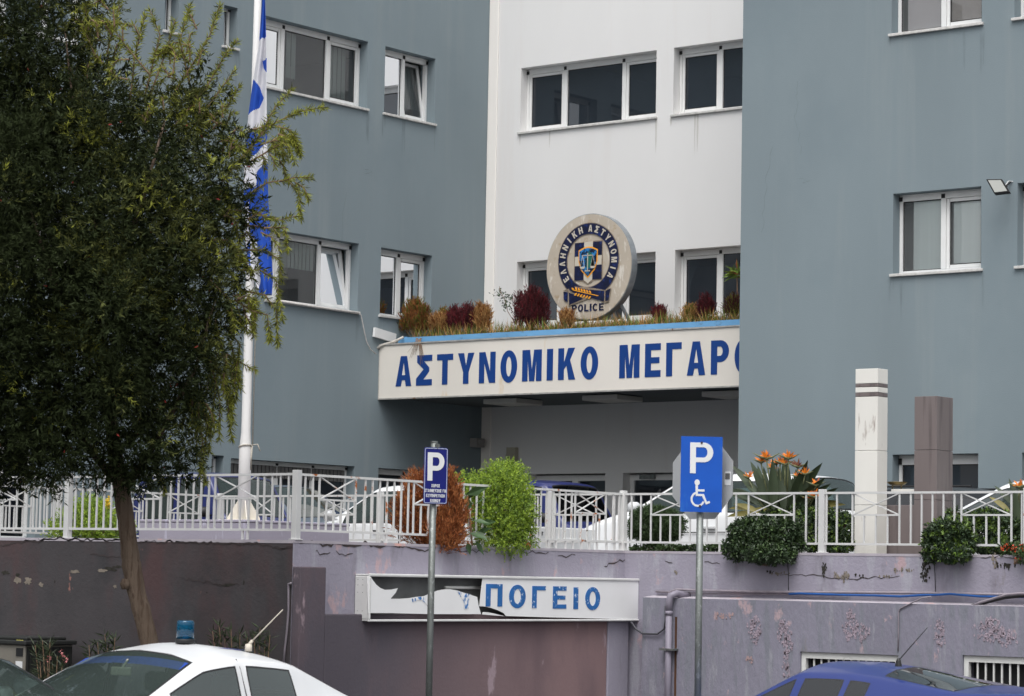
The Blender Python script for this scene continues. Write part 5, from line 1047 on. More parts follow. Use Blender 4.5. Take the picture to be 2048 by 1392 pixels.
lb = [on_v(x+random.gauss(0, 3), y+random.gauss(0, 3), 26.3) for x, y in ((2005, 1097), (2024, 1098), (2032, 1098), (2044, 1098), (2034, 1118), (2012, 1093)) for _ in range(9)]; leaves('blossom', lb, rdir(len(lb)), .025, .02, [M('orange_red_petal', (.5, .06, .02), .6, .2, 12)], rf)

# ---- bird of paradise plants
m_strel = M('strelitzia_leaf', (.030, .046, .020), .6, .35, 7, (1, 1, .3)); m_strel2 = M('strelitzia_old_leaf', (.16, .14, .04), .55, .3, 6)
m_orange_p = M('orange_petal', (.78, .22, .02), .5, .15, 20); m_bract = M('bract_green_red', (.12, .13, .06), .5, .5, 20); m_violet = M('violet_petal', (.05, .03, .14), .5, .1, 9); m_wilt = M('wilted_petal', (.16, .06, .03), .8, .3, 15)
def blade(mb, p, q, wd, bend=.0, m=0, n=7):
    p, q = np.array(p), np.array(q); d = q-p; L_ = np.linalg.norm(d); d = d/L_; s = np.cross(d, CF*-1+np.array([.2, .1, .1])); s /= np.linalg.norm(s)+1e-9; nn = np.cross(s, d)
    vs = []
    for i in range(n+1):
        t_ = i/n; w_ = wd*(math.sin(math.pi*min(1, .06+.94*t_)**.8)**.9 if i < n else 0); c = p+d*L_*t_+nn*L_*bend*math.sin(math.pi*t_*.5)*t_+np.array([0, 0, -.18*abs(d[0]*1)*L_*t_*t_])
        vs += [c-s*w_/2+nn*w_*.18, c, c+s*w_/2+nn*w_*.18]
    fs = []
    for i in range(n): fs += [(3*i, 3*i+1, 3*i+4, 3*i+3), (3*i+1, 3*i+2, 3*i+5, 3*i+4)]
    mb.add(vs, fs, m)
def strelitzia(label, v, foot, lvs, fls):
    f0 = on_v(foot[0], foot[1], v); r = thing('bird_of_paradise', label, 'plant', tuple(f0)); s = float((f0-CO)@CF)/FPX
    mb = MB()
    for x, y, l, a, old in lvs:      # leaf tip and length/direction in the picture
        vv = v+random.uniform(-.35, .35); tip = on_v(x, y, vv); bx, by = x-l*math.cos(math.radians(a)), y+l*math.sin(math.radians(a)); b = on_v(bx, by, vv)
        blade(mb, b, tip, l*s*.2, random.uniform(-.1, .1), 1 if old else 0); mb.tube([on_v(foot[0]+random.uniform(-18, 18), foot[1], v), b*.5+on_v(foot[0], foot[1]-20, v)*.5, b], [.014, .011, .008], 6, m=0)
    mb.build('leaves', [m_strel, m_strel2], r, smooth=True)
    for x, y, k, wilt in fls:
        vv = v-.3; c = on_v(x, y, vv); fm = MB(); fm.tube([on_v(foot[0]+(x-foot[0])*.25, foot[1]-15, v-.1), on_v(foot[0]+(x-foot[0])*.8, (foot[1]+y*2)/3, v-.2), c], [.012, .01, .009], 6, m=1)
        for sg in ((-1, 1) if k > 1 else (-1,)):
            fm.tube([c-CR*sg*.01, c+CR*sg*12*s*k*.5+CU*4*s, c+CR*sg*24*s*k*.6+CU*11*s*k*.6], [.016, .013, .001], 6, m=1)
        n = int(7*k)
        for i in range(n):
            a = math.radians(20+140*(i+.5)/n+random.uniform(-8, 8)); l = (15+random.uniform(-4, 5))*s*(.8+.15*k)
            d = CR*math.cos(a)+CU*math.sin(a)-CF*random.uniform(-.4, .4); blade(fm, c+CU*2*s, c+d*l, l*.2, 0, 3 if wilt else 0, 4)
        fm.tube([c, c+CU*18*s+CR*6*s], [.006, .001], 5, m=2); fm.build('flower', [m_orange_p, m_bract, m_violet, m_wilt], r, smooth=True)
lv = []
for x, y, l, a in ((1470, 922, 70, 128), (1640, 915, 95, 55), (1570, 905, 95, 90), (1548, 925, 85, 97), (1610, 910, 95, 72), (1505, 915, 85, 112), (1668, 962, 80, 38), (1455, 962, 70, 148), (1480, 935, 60, 125), (1510, 930, 75, 110), (1520, 925, 80, 100), (1545, 915, 90, 92), (1560, 930, 80, 95), (1575, 915, 85, 88), (1592, 935, 80, 85), (1615, 930, 85, 75), (1625, 935, 90, 60), (1645, 940, 90, 50), (1655, 955, 80, 42), (1600, 945, 75, 70), (1535, 945, 70, 105), (1500, 950, 65, 118), (1585, 950, 75, 80), (1480, 965, 60, 135), (1465, 975, 60, 150), (1660, 975, 70, 35), (1565, 955, 70, 92), (1550, 960, 65, 100), (1520, 960, 60, 110), (1630, 960, 70, 60), (1605, 965, 65, 75), (1495, 980, 60, 140), (1575, 940, 80, 86), (1530, 930, 80, 96)): lv.append((1568+(x-1568)*1.08, y, l*1.15, a, False))
for x, y, l, a in ((1455, 1005, 55, 165), (1465, 995, 60, 150), (1450, 1020, 60, 172), (1500, 1008, 45, 160), (1680, 992, 55, 20), (1665, 1010, 50, 10), (1690, 1000, 50, 15)): lv.append((x, y, l, a, True))
strelitzia('big bird of paradise plant with orange flowers, right of the disabled parking sign', 27.6, (1568, 1060), lv, [(1533, 918, 2, 0), (1522, 926, 1.2, 0), (1570, 930, 1.4, 0), (1545, 940, 1, 0), (1610, 950, 1.2, 0), (1620, 1000, 1.4, 0), (1497, 957, 1, 0), (1560, 927, 1, 0), (1577, 918, 1.6, 0), (1553, 930, 1, 0), (1596, 935, 1.5, 1), (1632, 972, 1.4, 0), (1628, 995, 2, 0), (1592, 955, .8, 0)])
strelitzia('bird of paradise plant with one flower at the right edge before the white car', 27.5, (2035, 1075), [(1988, 965, 60, 130, False), (2015, 1015, 45, 140, True), (2028, 975, 80, 95, False), (2045, 960, 90, 85, False), (1978, 983, 60, 135, True), (2060, 990, 70, 60, False), (2022, 1010, 50, 110, True), (2020, 950, 80, 105, False)], [(2038, 975, 1.6, 0)])

# ---- dry and red plants on the canopy
m_kr = M('crimson_kochia', A(96, 26, 34, 1.1), .85, 0, island=.45, trans=.1); m_kr2 = M('dark_crimson_kochia', A(66, 22, 26, 1.1), .85, 0, island=.45); m_ko = M('rusty_kochia', A(120, 72, 34, 1.1), .85, 0, island=.45, trans=.1); m_kt = M('tan_kochia', A(168, 128, 78, 1.1), .85, 0, island=.35, trans=.1); m_kg = M('olive_kochia', A(96, 96, 34, 1.1), .85, 0, island=.4, trans=.1)
CVp = CV+.55
def kochia(label, x, yb, yt, hw, mats, v=CVp):
    h = (yb-yt); L_ = [EL(x, yt+h*.55, hw*.8, h*.42, v)]
    for k in range(7):
        a = (k-3)/3; q = 1-.28*a*a*random.uniform(.4, 1.3); L_.append(EL(x+a*hw*.8, yb-h*q*.52, hw*.28, h*q*.5, v+random.uniform(-.08, .08)))
    return bush('dry_shrub', label, 'shrub', L_, 'frond', 3200, 'dry shrubs planted on the canopy', mats)
kochia('rust and olive topped shrub at the left end of the canopy planter', 832, 672, 601, 29, [m_ko, m_kg])
kochia('short tan shrub right of the rust and olive shrub on the canopy', 880, 670, 630, 20, [m_kt, m_ko])
kochia('thin olive brown shrub behind the short tan shrub on the canopy', 888, 655, 622, 11, [m_kg, m_ko], CVp+.3)
kochia('crimson shrub, left one of the close pair on the canopy', 909, 668, 618, 14, [m_kr, m_kr2])
kochia('crimson shrub, right one of the close pair on the canopy', 934, 667, 612, 15, [m_kr2, m_kr])
kochia('tall straw coloured shrub beside the crimson pair on the canopy', 963, 667, 611, 19, [m_kt, m_ko])
kochia('big dark crimson shrub left of the emblem sign on the canopy', 1063, 662, 579, 32, [m_kr2, m_kr])
kochia('small straw shrub in front of the lower left of the emblem sign', 1133, 658, 624, 14, [m_kt, m_ko], CV+.4)
kochia('small bright crimson shrub right of the emblem sign on the canopy', 1318, 647, 616, 13, [m_kr, m_kr2])
kochia('straw and olive shrub left of the tall crimson shrub near the right wing', 1381, 645, 617, 15, [m_kt, m_kg])
kochia('crimson shrub before the right window on the canopy', 1412, 643, 596, 16, [m_kr2, m_kr])
kochia('ragged dark red and olive shrub against the right wing on the canopy', 1467, 640, 596, 16, [m_kr2, m_kg])
ro = thing('rose_bush', 'thin leggy green rose stem left of the big crimson shrub on the canopy', 'plant', tuple(on_v(1030, 655, CVp)))
st = [(1032, 655), (1026, 640), (1015, 622), (1012, 608), (1007, 595), (1000, 582), (999, 573)]; MB().tube([on_v(x, y, CVp) for x, y in st], .006, 5).build('stem', m_twig, ro)
lb = [on_v(x+random.gauss(0, 5), y+random.gauss(0, 4), CVp) for x, y in ((1003, 588), (1010, 596), (1014, 602), (1018, 592), (1010, 610), (1012, 615), (1000, 585), (1008, 604), (1020, 620), (1035, 640), (996, 588), (1021, 596)) for _ in range(14)]
leaves('foliage', lb, rdir(len(lb)), .045, .026, [m_dkg, m_mdg], ro, mi=(RNG.random(len(lb)) < .4).astype(int))
hp = thing('window_plant', 'green and orange leafed plant hanging before the right window above the canopy', 'plant', tuple(on_v(1475, 560, WV-.3)))
lb, ld, ll = [], [], []
for k in range(70):
    a = math.radians(random.uniform(20, 200)); lb.append(on_v(1474+random.gauss(0, 3), 548+random.gauss(0, 4), WV-.3)); ld.append(CR*math.cos(a)*.9+CU*(math.sin(a)*.6-.35)+CF*random.uniform(-.4, .4)); ll.append(random.uniform(.12, .26))
leaves('foliage', lb, ld, ll, .035, [m_feath2, m_ko], hp, mi=[1 if k % 4 == 0 else 0 for k in range(70)], fold=.12)
MB().tube([on_v(1475, 600, WV-.3), on_v(1474, 550, WV-.3)], .01, 6).build('stem', m_twig, hp)
# low grass and weeds in the planter
B3, D3 = [], []
for k in range(4200):
    u = random.uniform(CU0+.4, CU1-.05); B3.append((u, CV+.3+random.random()*.5, 5.99)); D3.append((random.gauss(0, .35), random.gauss(0, .35), 1))
t = leaves('planter_grass', B3, D3, RNG.uniform(.06, .34, 4200)**1.0, .010, [m_kg, m_kt, m_feath2], None, mi=RNG.choice([0, 0, 1, 1, 2], 4200)); tag(t, 'low dry grass growing between the shrubs on the canopy', 'grass', kind='stuff')
hw = thing('hanging_weed', 'wispy dry weed hanging over the name board above the second letter', 'plant', tuple(on_v(838, 678, CV-.03)))
mbw = MB()
for k in range(14):
    x = 838+random.gauss(0, 9); mbw.tube([on_v(838+random.gauss(0, 4), 676, CV+.1), on_v((838+x)/2, 690, CV-.03), on_v(x, 690+random.uniform(8, 45)*(.6 if abs(x-838) > 8 else 1), CV-.02)], [.005, .004, .002], 4)
mbw.build('stems', m_twig, hw)

# ---- oleanders and unit at the foot of the dark wall
def oleander(label, v, stems, mat):
    x0, y0 = stems[0][0], stems[0][1]; r = thing('oleander', label, 'shrub', tuple(on_v(x0, 1500, v)*[1, 1, 0])); mb = MB(); b, d = [], []
    for x, y, dx in stems:
        q = [on_v(x-dx, y+130, v), on_v(x-dx*.4, y+60, v), on_v(x, y, v)]; mb.tube(q, [.012, .009, .004], 5)
        for k in range(30):
            t_ = k/30; p = q[1]*(1-t_)+q[2]*t_ if k > 8 else q[0]*(1-t_*3)+q[1]*t_*3; a = math.radians(random.uniform(20, 160)); b.append(p); d.append(CR*math.cos(a)+CU*math.sin(a)*.8-CF*random.uniform(-.6, .6))
    mb.build('stems', m_twig, r); leaves('foliage', b, d, RNG.uniform(.09, .15, len(b)), RNG.uniform(.014, .02, len(b)), mat, r, fold=.04); return r
m_ole = [M('oleander_leaf', (.035, .05, .022), .5, 0, island=.5)]
oleander('dark oleander shoots behind the police car roof, left of its whip aerial', AV-.35, [(438, 1250, -14), (462, 1258, -5), (480, 1265, 4), (425, 1262, -20), (495, 1275, 6), (450, 1275, 0)], m_ole)
oleander('dark oleander shoots behind the police car roof, right under its whip aerial', AV-.35, [(520, 1255, 4), (540, 1270, 12), (508, 1268, -6), (530, 1280, 6)], m_ole)
oleander('low oleander tips left of the tree trunk above the police car', AV-.4, [(210, 1268, -6), (230, 1275, 10), (195, 1285, -12), (178, 1290, -10), (215, 1290, 0)], m_ole)
o_ = oleander('oleander with pink blossoms beside the outdoor cooling unit', AV-.9, [(85, 1280, -10), (100, 1285, 4), (70, 1290, -18), (115, 1312, 8), (95, 1310, 0), (125, 1320, 12), (80, 1320, -8), (105, 1330, 4)], m_ole)
lb = [on_v(x+random.gauss(0, 3), y+random.gauss(0, 3), AV-1.0) for x, y in ((96, 1317), (122, 1304), (126, 1312), (133, 1322)) for _ in range(6)]; leaves('blossom', lb, rdir(len(lb)), .03, .025, [M('pink_petal', (.55, .2, .2), .6, .2, 9)], o_)
# outdoor unit
u0, u1 = on_v(-40, 1300, 19.6)[0], on_v(50, 1300, 19.6)[0]; zt = on_v(20, 1280, 19.6)[2]
ac = thing('cooling_unit', 'big grey outdoor cooling unit with a dark grille against the dark wall', 'air conditioner', ((u0+u1)/2, 19.9, 0))
m_ac = M('dusty_grey_metal', A(112, 108, 100, 1.1), .6, .12, 4, patches=[(A(90, 70, 50), 5, (1, 1, 1), .64, .05)]); m_grl = M('dark_grille', (.02, .021, .02), .6, .2, 20)
uc_ = on_v(50, 1300, 19.6)[0]
MB().box((uc_-.9, 19.6, .35), (uc_, 20.3, zt-.05)).build('casing', m_ac, ac, bevel=.015)
mb = MB()
for k in range(14): mb.box((uc_+.002, 19.63+.048*k, .4), (uc_+.012, 19.645+.048*k, zt-.08))
mb.box((uc_+.001, 19.62, .38), (uc_+.004, 20.29, zt-.07)); mb.build('grille', m_grl, ac)
MB().box((uc_-.93, 19.57, zt-.05), (uc_+.04, 20.33, zt-.0)).box((uc_-.85, 19.66, zt), (uc_-.05, 20.25, zt+.035)).build('top_cover', m_grl, ac, bevel=.012)
mb = MB(); q = on_v(36, 1295, 19.6)
for dx, dz, w_, h_, m in ((0, .06, .1, .05, 0), (0, -.05, .1, .09, 1), (0, -.22, .1, .14, 2)): mb.box((uc_-.14, 19.592, q[2]+dz-h_/2), (uc_-.03, 19.599, q[2]+dz+h_/2), m)
mb.build('sticker', [M('yellow_sticker', (.5, .45, .1), .6, .2, 30), m_black, m_swhite], ac)
# ------------------------------------------------------------------ cars
def PAINT(n, c): return M(n, c, .32, .04, 2, spec=.4, coat=.3)
m_pw = PAINT('white_car_paint', (.62, .63, .64)); m_pw2 = PAINT('brightened_white_car_paint', (.80, .81, .82)); m_pb = PAINT('bright_blue_car_paint', (.009, .024, .145)); m_pn = PAINT('navy_car_paint', (.012, .018, .085)); m_pbk = PAINT('black_car_paint', (.012, .013, .016)); m_pdg = PAINT('dark_green_grey_car_paint', (.05, .065, .07)); m_pjb = PAINT('dark_blue_jeep_paint', (.02, .028, .12)); m_psil = PAINT('silver_blue_car_paint', (.10, .125, .16))  # second white is raised in colour to offset the shade on the terrace
m_cg = GLASS('car_glass', (.60, .72, .68), 1.9, .14, (.26, .34, .32)); m_cgd = GLASS('dark_car_glass', (.16, .18, .19), 1.5, .03, (.06, .07, .08))
m_trimb = M('black_car_trim', (.014, .014, .015), .5, .1, 20); m_inn = M('dark_car_inside', (.045, .045, .045), .85, .1); m_tyre = M('tyre_rubber', (.02, .02, .02), .85, .2, 20)
m_seat = M('grey_seat_cloth', (.10, .105, .11), .9, .1, 20); m_seatb = M('beige_head_lining', (.3, .28, .23), .9, .05)
m_red = M('red_lamp_glass', (.42, .015, .012), .2, .1, 30, coat=.5); m_amb = M('amber_lamp_glass', (.75, .20, .04), .25, .1, 30, coat=.5); m_chr = M('chrome', (.6, .6, .6), .15, 0, metal=1)
def car(name, label, st, paint, loc, rz, glass=None, sub=2, seam=True, inside=True, pieces=None):
    """st: list of (s from nose, half width, sill z, belt z, half width of top, top z, crown, side code, top code); codes >0 are panes"""
    glass = glass or m_cg
    r = thing(name, label, 'car', loc, rz); st = list(st)
    for i in range(len(st)-1):      # the front side window reaches forward under the sloping screen pillar
        if st[i][8] == 10 and st[i][7] == 0 and st[i+1][8] != 10 and st[i+1][0]-st[i][0] > .5:
            p_, q_ = st[i], st[i+1]; code = next((z_[7] for z_ in st[i+1:i+4] if z_[7]), 0); t_ = .46
            st[i+1] = (*q_[:7], code, q_[8]); st.insert(i+1, tuple(p_[k]*(1-t_)+q_[k]*t_ for k in range(7))+(code, 10)); break
    V, Fc, Mi = [], [], []; rows = []
    for (s, w, z0, zb, wt, zt, cr, sc, tc) in st:
        hi = zt-zb; k = min(1, max(0, hi/.3))
        half = [(w*.80, z0-.02), (w*.975, z0+.02), (w, z0+.22*(zb-z0)/.6), (w*1.0, zb-.16*(zb-z0)/.6), (w*.972, zb-.015), (w*.955*(1-.0*k)+0*wt, zb+.02*k), (wt*(1-.0)+.0, zt-.055*k-.004), (wt-.045*max(k, .4), zt-.016*k), (wt-.105*max(k, .5), zt), (wt*.5, zt+cr*.72), (0, zt+cr)]
        row = [(-s, y, z) for y, z in half]; row2 = [(-s, -y, z) for y, z in half[:-1]][::-1]
        rows.append(len(V)); V += row+row2
    n = len(row)+len(row2); H = len(row)
    for i in range(len(st)-1):
        sc, tc = st[i][7], st[i][8]
        for j in range(n-1):
            jj = j if j < H-1 else n-2-j      # mirror index of the band
            m = 0
            if jj == 5 and sc: m = sc
            if jj in (8, 9) and tc: m = tc
            Fc.append((rows[i]+j, rows[i]+j+1, rows[i+1]+j+1, rows[i+1]+j)); Mi.append(m + (20 if (m and m < 10 and j >= H-1) else 0))
    for i in (0, len(st)-1): Fc.append(tuple(rows[i]+j for j in range(n))); Mi.append(0)
    me = bpy.data.meshes.new('shell'); me.from_pydata([tuple(float(c) for c in v) for v in V], [], Fc); 
    for k in range(40): me.materials.append(paint)
    me.polygons.foreach_set('material_index', Mi)
    ob = bpy.data.objects.new('shell', me); COL.objects.link(ob); md = ob.modifiers.new('s', 'SUBSURF'); md.levels = sub; md.render_levels = sub
    bm = bmesh.new(); bm.from_mesh(me); bmesh.ops.recalc_face_normals(bm, faces=bm.faces)
    cl = bm.edges.layers.float.new('crease_edge')
    for e in bm.edges:
        ms = {f.material_index for f in e.link_faces}
        if len(ms) > 1: e[cl] = .85
    cv = bm.verts.layers.float.new('crease_vert')
    for v in bm.verts:
        if len({f.material_index for f in v.link_faces}) > 1: v[cv] = .8
    bm.to_mesh(me); bm.free()
    ev = bpy.data.meshes.new_from_object(ob.evaluated_get(bpy.context.evaluated_depsgraph_get())); bpy.data.objects.remove(ob)
    bm0 = bmesh.new(); bm0.from_mesh(ev)
    codes = sorted({f.material_index for f in bm0.faces})
    objs = {}
    for c in codes:
        b = bm0.copy(); bmesh.ops.delete(b, geom=[f for f in b.faces if f.material_index != c], context='FACES')
        for f in b.faces: f.smooth = True; f.material_index = 0
        m_ = bpy.data.meshes.new('x')
        if c == 0:
            # inner skin
            b.normal_update(); inn = {v: v.co-v.normal*.02 for v in b.verts}; fl = list(b.faces); nv = {v: b.verts.new(inn[v]) for v in list(inn)}
            for f in fl: q = b.faces.new([nv[v] for v in f.verts][::-1]); q.material_index = 1; q.smooth = True
            b.to_mesh(m_); nm = 'body'; mats = [paint, m_inn]
        else:
            r_ = bmesh.ops.inset_region(b, faces=b.faces[:], thickness=(.022 if c % 20 in (10, 11) else .015), use_boundary=True, use_even_offset=True)
            for f in r_['faces']: f.material_index = 1
            b.to_mesh(m_); k = c % 20; nm = 'windscreen' if k == 10 else ('rear_window' if k == 11 else 'side_window'); mats = [glass, m_trimb]
        b.free(); m_.name = nm
        for q in mats: m_.materials.append(q)
        o = bpy.data.objects.new(nm, m_); link(o, r); objs[c] = o
    bm0.free()
    L_ = st[-1][0]; zb = max(q[3] for q in st); w = max(q[1] for q in st)
    if inside:
        roofs = [q for q in st if q[5]-q[3] > .3]
        s0, s1 = roofs[0][0]-.25, roofs[-1][0]
        mb = MB(); mb.box((-s1, -w+.1, .3), (-s0+.5, w-.1, .32)); ws = [q for q in st if q[8] == 10][0]; mb.box((-s0-.05, -w+.14, ws[5]-.32), (-ws[0]-.12, w-.14, ws[5]-.06)); mb.build('dashboard', m_inn, r, world=False, bevel=.03)
        for sx in (s0+.75, s0+1.6):
            if sx > s1-.3: continue
            for sy in (-.38, .38):
                b = MB().box((-sx-.14, sy-.24, .35), (-sx, sy+.24, zb+.06)).box((-sx-.11, sy-.13, zb+.08), (-sx-.02, sy+.13, zb+.25)).build('seat', m_seat, r, world=False, bevel=.045)
    return r
def wheel(r, s, y, rad, wd=.2):
    o = MB(); n = 26
    def ring(prof, m):
        vs = []; fs = []
        for rr, yy in prof:
            for k in range(n): t = 2*math.pi*k/n; vs.append((-s+rr*math.cos(t), y+yy, rad+rr*math.sin(t)))
        for i in range(len(prof)-1):
            for k in range(n): fs.append((i*n+k, i*n+(k+1) % n, (i+1)*n+(k+1) % n, (i+1)*n+k))
        return vs, fs
    vs, fs = ring([(rad*.62, -wd/2), (rad*.95, -wd/2), (rad, -wd/3), (rad, wd/3), (rad*.95, wd/2), (rad*.62, wd/2)], 0); t = MB().add(vs, fs).build('wheel', m_tyre, r, world=False, smooth=True)
    vs, fs = ring([(rad*.62, -wd/2+.01), (rad*.55, -wd/2-.005), (rad*.2, -wd/2+.02), (.03, -wd/2+.0), (.001, -wd/2)], 0); vs2, fs2 = ring([(rad*.62, wd/2-.01), (rad*.55, wd/2+.005), (rad*.2, wd/2-.02), (.03, wd/2), (.001, wd/2)], 0)
    MB().add(vs, fs).add(vs2, fs2).build('rim', M('silver_rim', (.4, .4, .41), .35, .1, 9, metal=.7), t, world=False, smooth=True)
def arch(r, s, w, rad):  # dark wheel housing
    mb = MB(); n = 18
    for sy in (-1, 1):
        vs = [(-s+rad*math.cos(math.pi*k/n), sy*(w+.006), .30+rad*math.sin(math.pi*k/n)) for k in range(n+1)]
        mb.add(vs+[(x, sy*(w-.25), z) for x, y, z in vs], [tuple(range(n+1))]+[(k, k+1, n+2+k, n+1+k) for k in range(n)])
    mb.build('wheel_arch', m_trimb, r, world=False)
def mirror(r, s, w, z, paint, side=1):
    mb = MB(); y = side*(w+.11); mb.lathe((-s, y, z-.07), [(.03, 0), (.075, .02), (.09, .07), (.085, .12), (.05, .15)], 12).bar((-s, side*(w-.03), z-.04), (-s, y, z-.03), .05, .03); mb.build('wing_mirror', paint, r, world=False, smooth=True)

# ---- police car on the street (nose towards the camera's left)
p = at(395, 1321, 20.3)
st = [(0, .70, .32, .62, .6, .64, .02, 0, 0), (.12, .80, .25, .70, .68, .72, .02, 0, 0), (.6, .84, .22, .80, .72, .83, .02, 0, 0), (1.05, .85, .22, .87, .76, .90, .02, 0, 0), (1.18, .85, .22, .885, .765, .925, .02, 0, 10),
      (1.60, .85, .22, .89, .735, 1.12, .035, 1, 10), (1.98, .85, .22, .895, .70, 1.295, .08, 1, 0), (2.34, .85, .22, .90, .70, 1.335, .10, 0, 0), (2.43, .85, .22, .90, .70, 1.335, .10, 2, 0), (2.97, .85, .22, .92, .68, 1.29, .085, 0, 0), (3.12, .845, .22, .925, .67, 1.255, .055, 0, 11), (3.75, .80, .25, .93, .66, .98, .03, 0, 0), (3.9, .78, .27, .92, .66, .945, .02, 0, 0), (4.0, .72, .35, .8, .6, .84, .01, 0, 0)]
RZ = -math.pi/2                       # forward (+x local) points to -v
cx, cy = p[0], p[1]
# local (x,y) -> world for RZ=-90deg: X = x*0 + y*1, Y = -x ; roof front corner at local (-1.98,.60)
loc = (cx-.64, cy-1.98, 0)
pc = car('police_car', 'white police car with a blue beacon and a whip aerial on its roof', st, m_pw, loc, RZ)
for s, y in ((.75, .74), (.75, -.74), (3.2, .74), (3.2, -.74)): wheel(pc, s, y, .29, .18)
arch(pc, .75, .845, .34); arch(pc, 3.2, .845, .34)
rl = Matrix.Translation(pc.location) @ Matrix.Rotation(RZ, 4, 'Z'); inv = rl.inverted(); 
bs = 2.36; bl = Vector((-bs, u_of(370, loc[1]+bs, 1.42)-loc[0], 0)); bz = 1.335+.10*(1-(bl.y/.7)**2)
m_bcn = GLASS('blue_beacon_glass', (.0, .30, .55), 1.0, .45, (.0, .11, .22))
bn = MB().lathe((bl.x, bl.y, bz-.01), [(.078, 0), (.080, .03), (.074, .034)], 24).build('beacon', m_trimb, pc, world=False, smooth=True)
MB().lathe((bl.x, bl.y, bz+.022), [(.072, 0), (.069, .13), (.066, .142), (.058, .147), (.001, .147)], 28).build('lens', m_bcn, bn, world=False, smooth=True)
MB().lathe((bl.x, bl.y, bz+.022), [(.022, 0), (.02, .03), (.008, .035), (.008, .06), (.02, .07), (.02, .1), (.001, .11)], 14).box((bl.x-.035, bl.y-.03, bz+.05), (bl.x-.025, bl.y+.03, bz+.12)).build('reflector', m_chr, bn, world=False)
as_ = 2.86; a = Vector((-as_, u_of(497, loc[1]+as_, 1.38)-loc[0], 0)); a.z = 1.30+.085*(1-(a.y/.68)**2)+.055
aw = rl @ a; tq = float((np.array(aw)-CO)@CF); b = inv @ Vector([float(c) for c in at(505, 1281, tq)]); c_ = inv @ Vector([float(c) for c in at(566, 1219, tq)])
MB().lathe((a.x, a.y, a.z-.06), [(.03, 0), (.028, .055), (.012, .06)], 12).tube([(a.x, a.y, a.z-.01), (b.x, b.y, b.z)], .013, 8).tube([b, c_], [.006, .004], 6).build('aerial', M('cream_aerial', (.55, .5, .42), .5, .1, 10), pc, world=False, smooth=True)
# sun strip across the top of the windscreen, mirror, roof marking
m_strip2 = M('blue_sun_strip', (.02, .06, .32), .4, .1, 5)
mb = MB(); n = 14
def wsc(t, y):      # point on the windscreen, t from the base to the header
    x = -(1.18+(1.98-1.18)*t); z = .925+(1.295-.925)*t; hw = .765+(.70-.765)*t
    z += (.02+.035*t)*(1-(y/hw)**2); return Vector((x, y, z))
for i in range(n):
    y0, y1 = -.58+1.16*i/n, -.58+1.16*(i+1)/n
    mb.quad(*[wsc(t_, y)+Vector((-.02, 0, -.0)) for t_, y in ((.80, y0), (.80, y1), (.93, y1), (.93, y0))])
mb.build('sun_strip', m_strip2, pc, world=False, smooth=True)
MB().box((-1.80, -.11, 1.17), (-1.775, .11, 1.24)).bar((-1.79, 0, 1.22), (-1.86, 0, 1.30), .02, .02).build('rear_view_mirror', m_seatb, pc, world=False, bevel=.012)
mir = MB(); 
mirror(pc, 1.42, .85, .98, m_pw, 1); mirror(pc, 1.42, .85, .98, m_pw, -1)
cons = []
m_rmark = M('blue_roof_lettering', (.02, .035, .22), .4, .1, 9)
def roofz(x, y): s = -x; zt = np.interp(s, [1.98, 2.34, 2.43, 2.97], [1.295, 1.335, 1.335, 1.29]); return zt-.012+.09*(1-(y/.7)**2)
mb = MB()
for (x0, x1, y0, y1) in ((-2.45, -2.52, .02, .34), (-2.52, -2.66, .28, .34), (-2.52, -2.66, .02, .08), (-2.72, -2.79, .05, .33), (-2.86, -2.92, .05, .33)):
    nx_, ny_ = 3, 5
    for i in range(nx_):
        for j in range(ny_):
            xs = [x0+(x1-x0)*k/nx_ for k in (i, i+1)]; yy = [y0+(y1-y0)*k/ny_ for k in (j, j+1)]
            mb.quad(*[(x, y, roofz(x, y)+.004) for x, y in ((xs[0], yy[0]), (xs[1], yy[0]), (xs[1], yy[1]), (xs[0], yy[1]))])
mb.build('roof_marking', m_rmark, pc, world=False)
# door seams at the pillars
def pillar_seam(r, s, w, pts):
    for sy in (-1, 1): MB().tube([(-s, sy*y, z) for y, z in pts], .004, 5).build('door_seam', m_trimb, r, world=False)
pillar_seam(pc, 2.385, .85, [(.655, 1.315), (.70, 1.25), (.765, 1.08), (.828, .91), (.845, .8), (.853, .5)])
def seam(r, pts, wd=.008): MB().tube(pts, wd/2, 5).build('door_seam', m_trimb, r, world=False)

# ---- dark car at the lower left corner
q = at(75, 1365, 19.0)
dst = [(s, w, a, b, c, d, e, f, g) for (s, w, a, b, c, d, e, f, g) in st]
dc = car('parked_car', 'dark car at the bottom left corner, only its sloping windscreen showing', dst, m_pbk, (float(q[0])+.50, float(q[1])+.42, -.03), 0.0)
for s, y in ((.75, .74), (.75, -.74), (3.35, .74), (3.35, -.74)): wheel(dc, s, y, .29, .18)

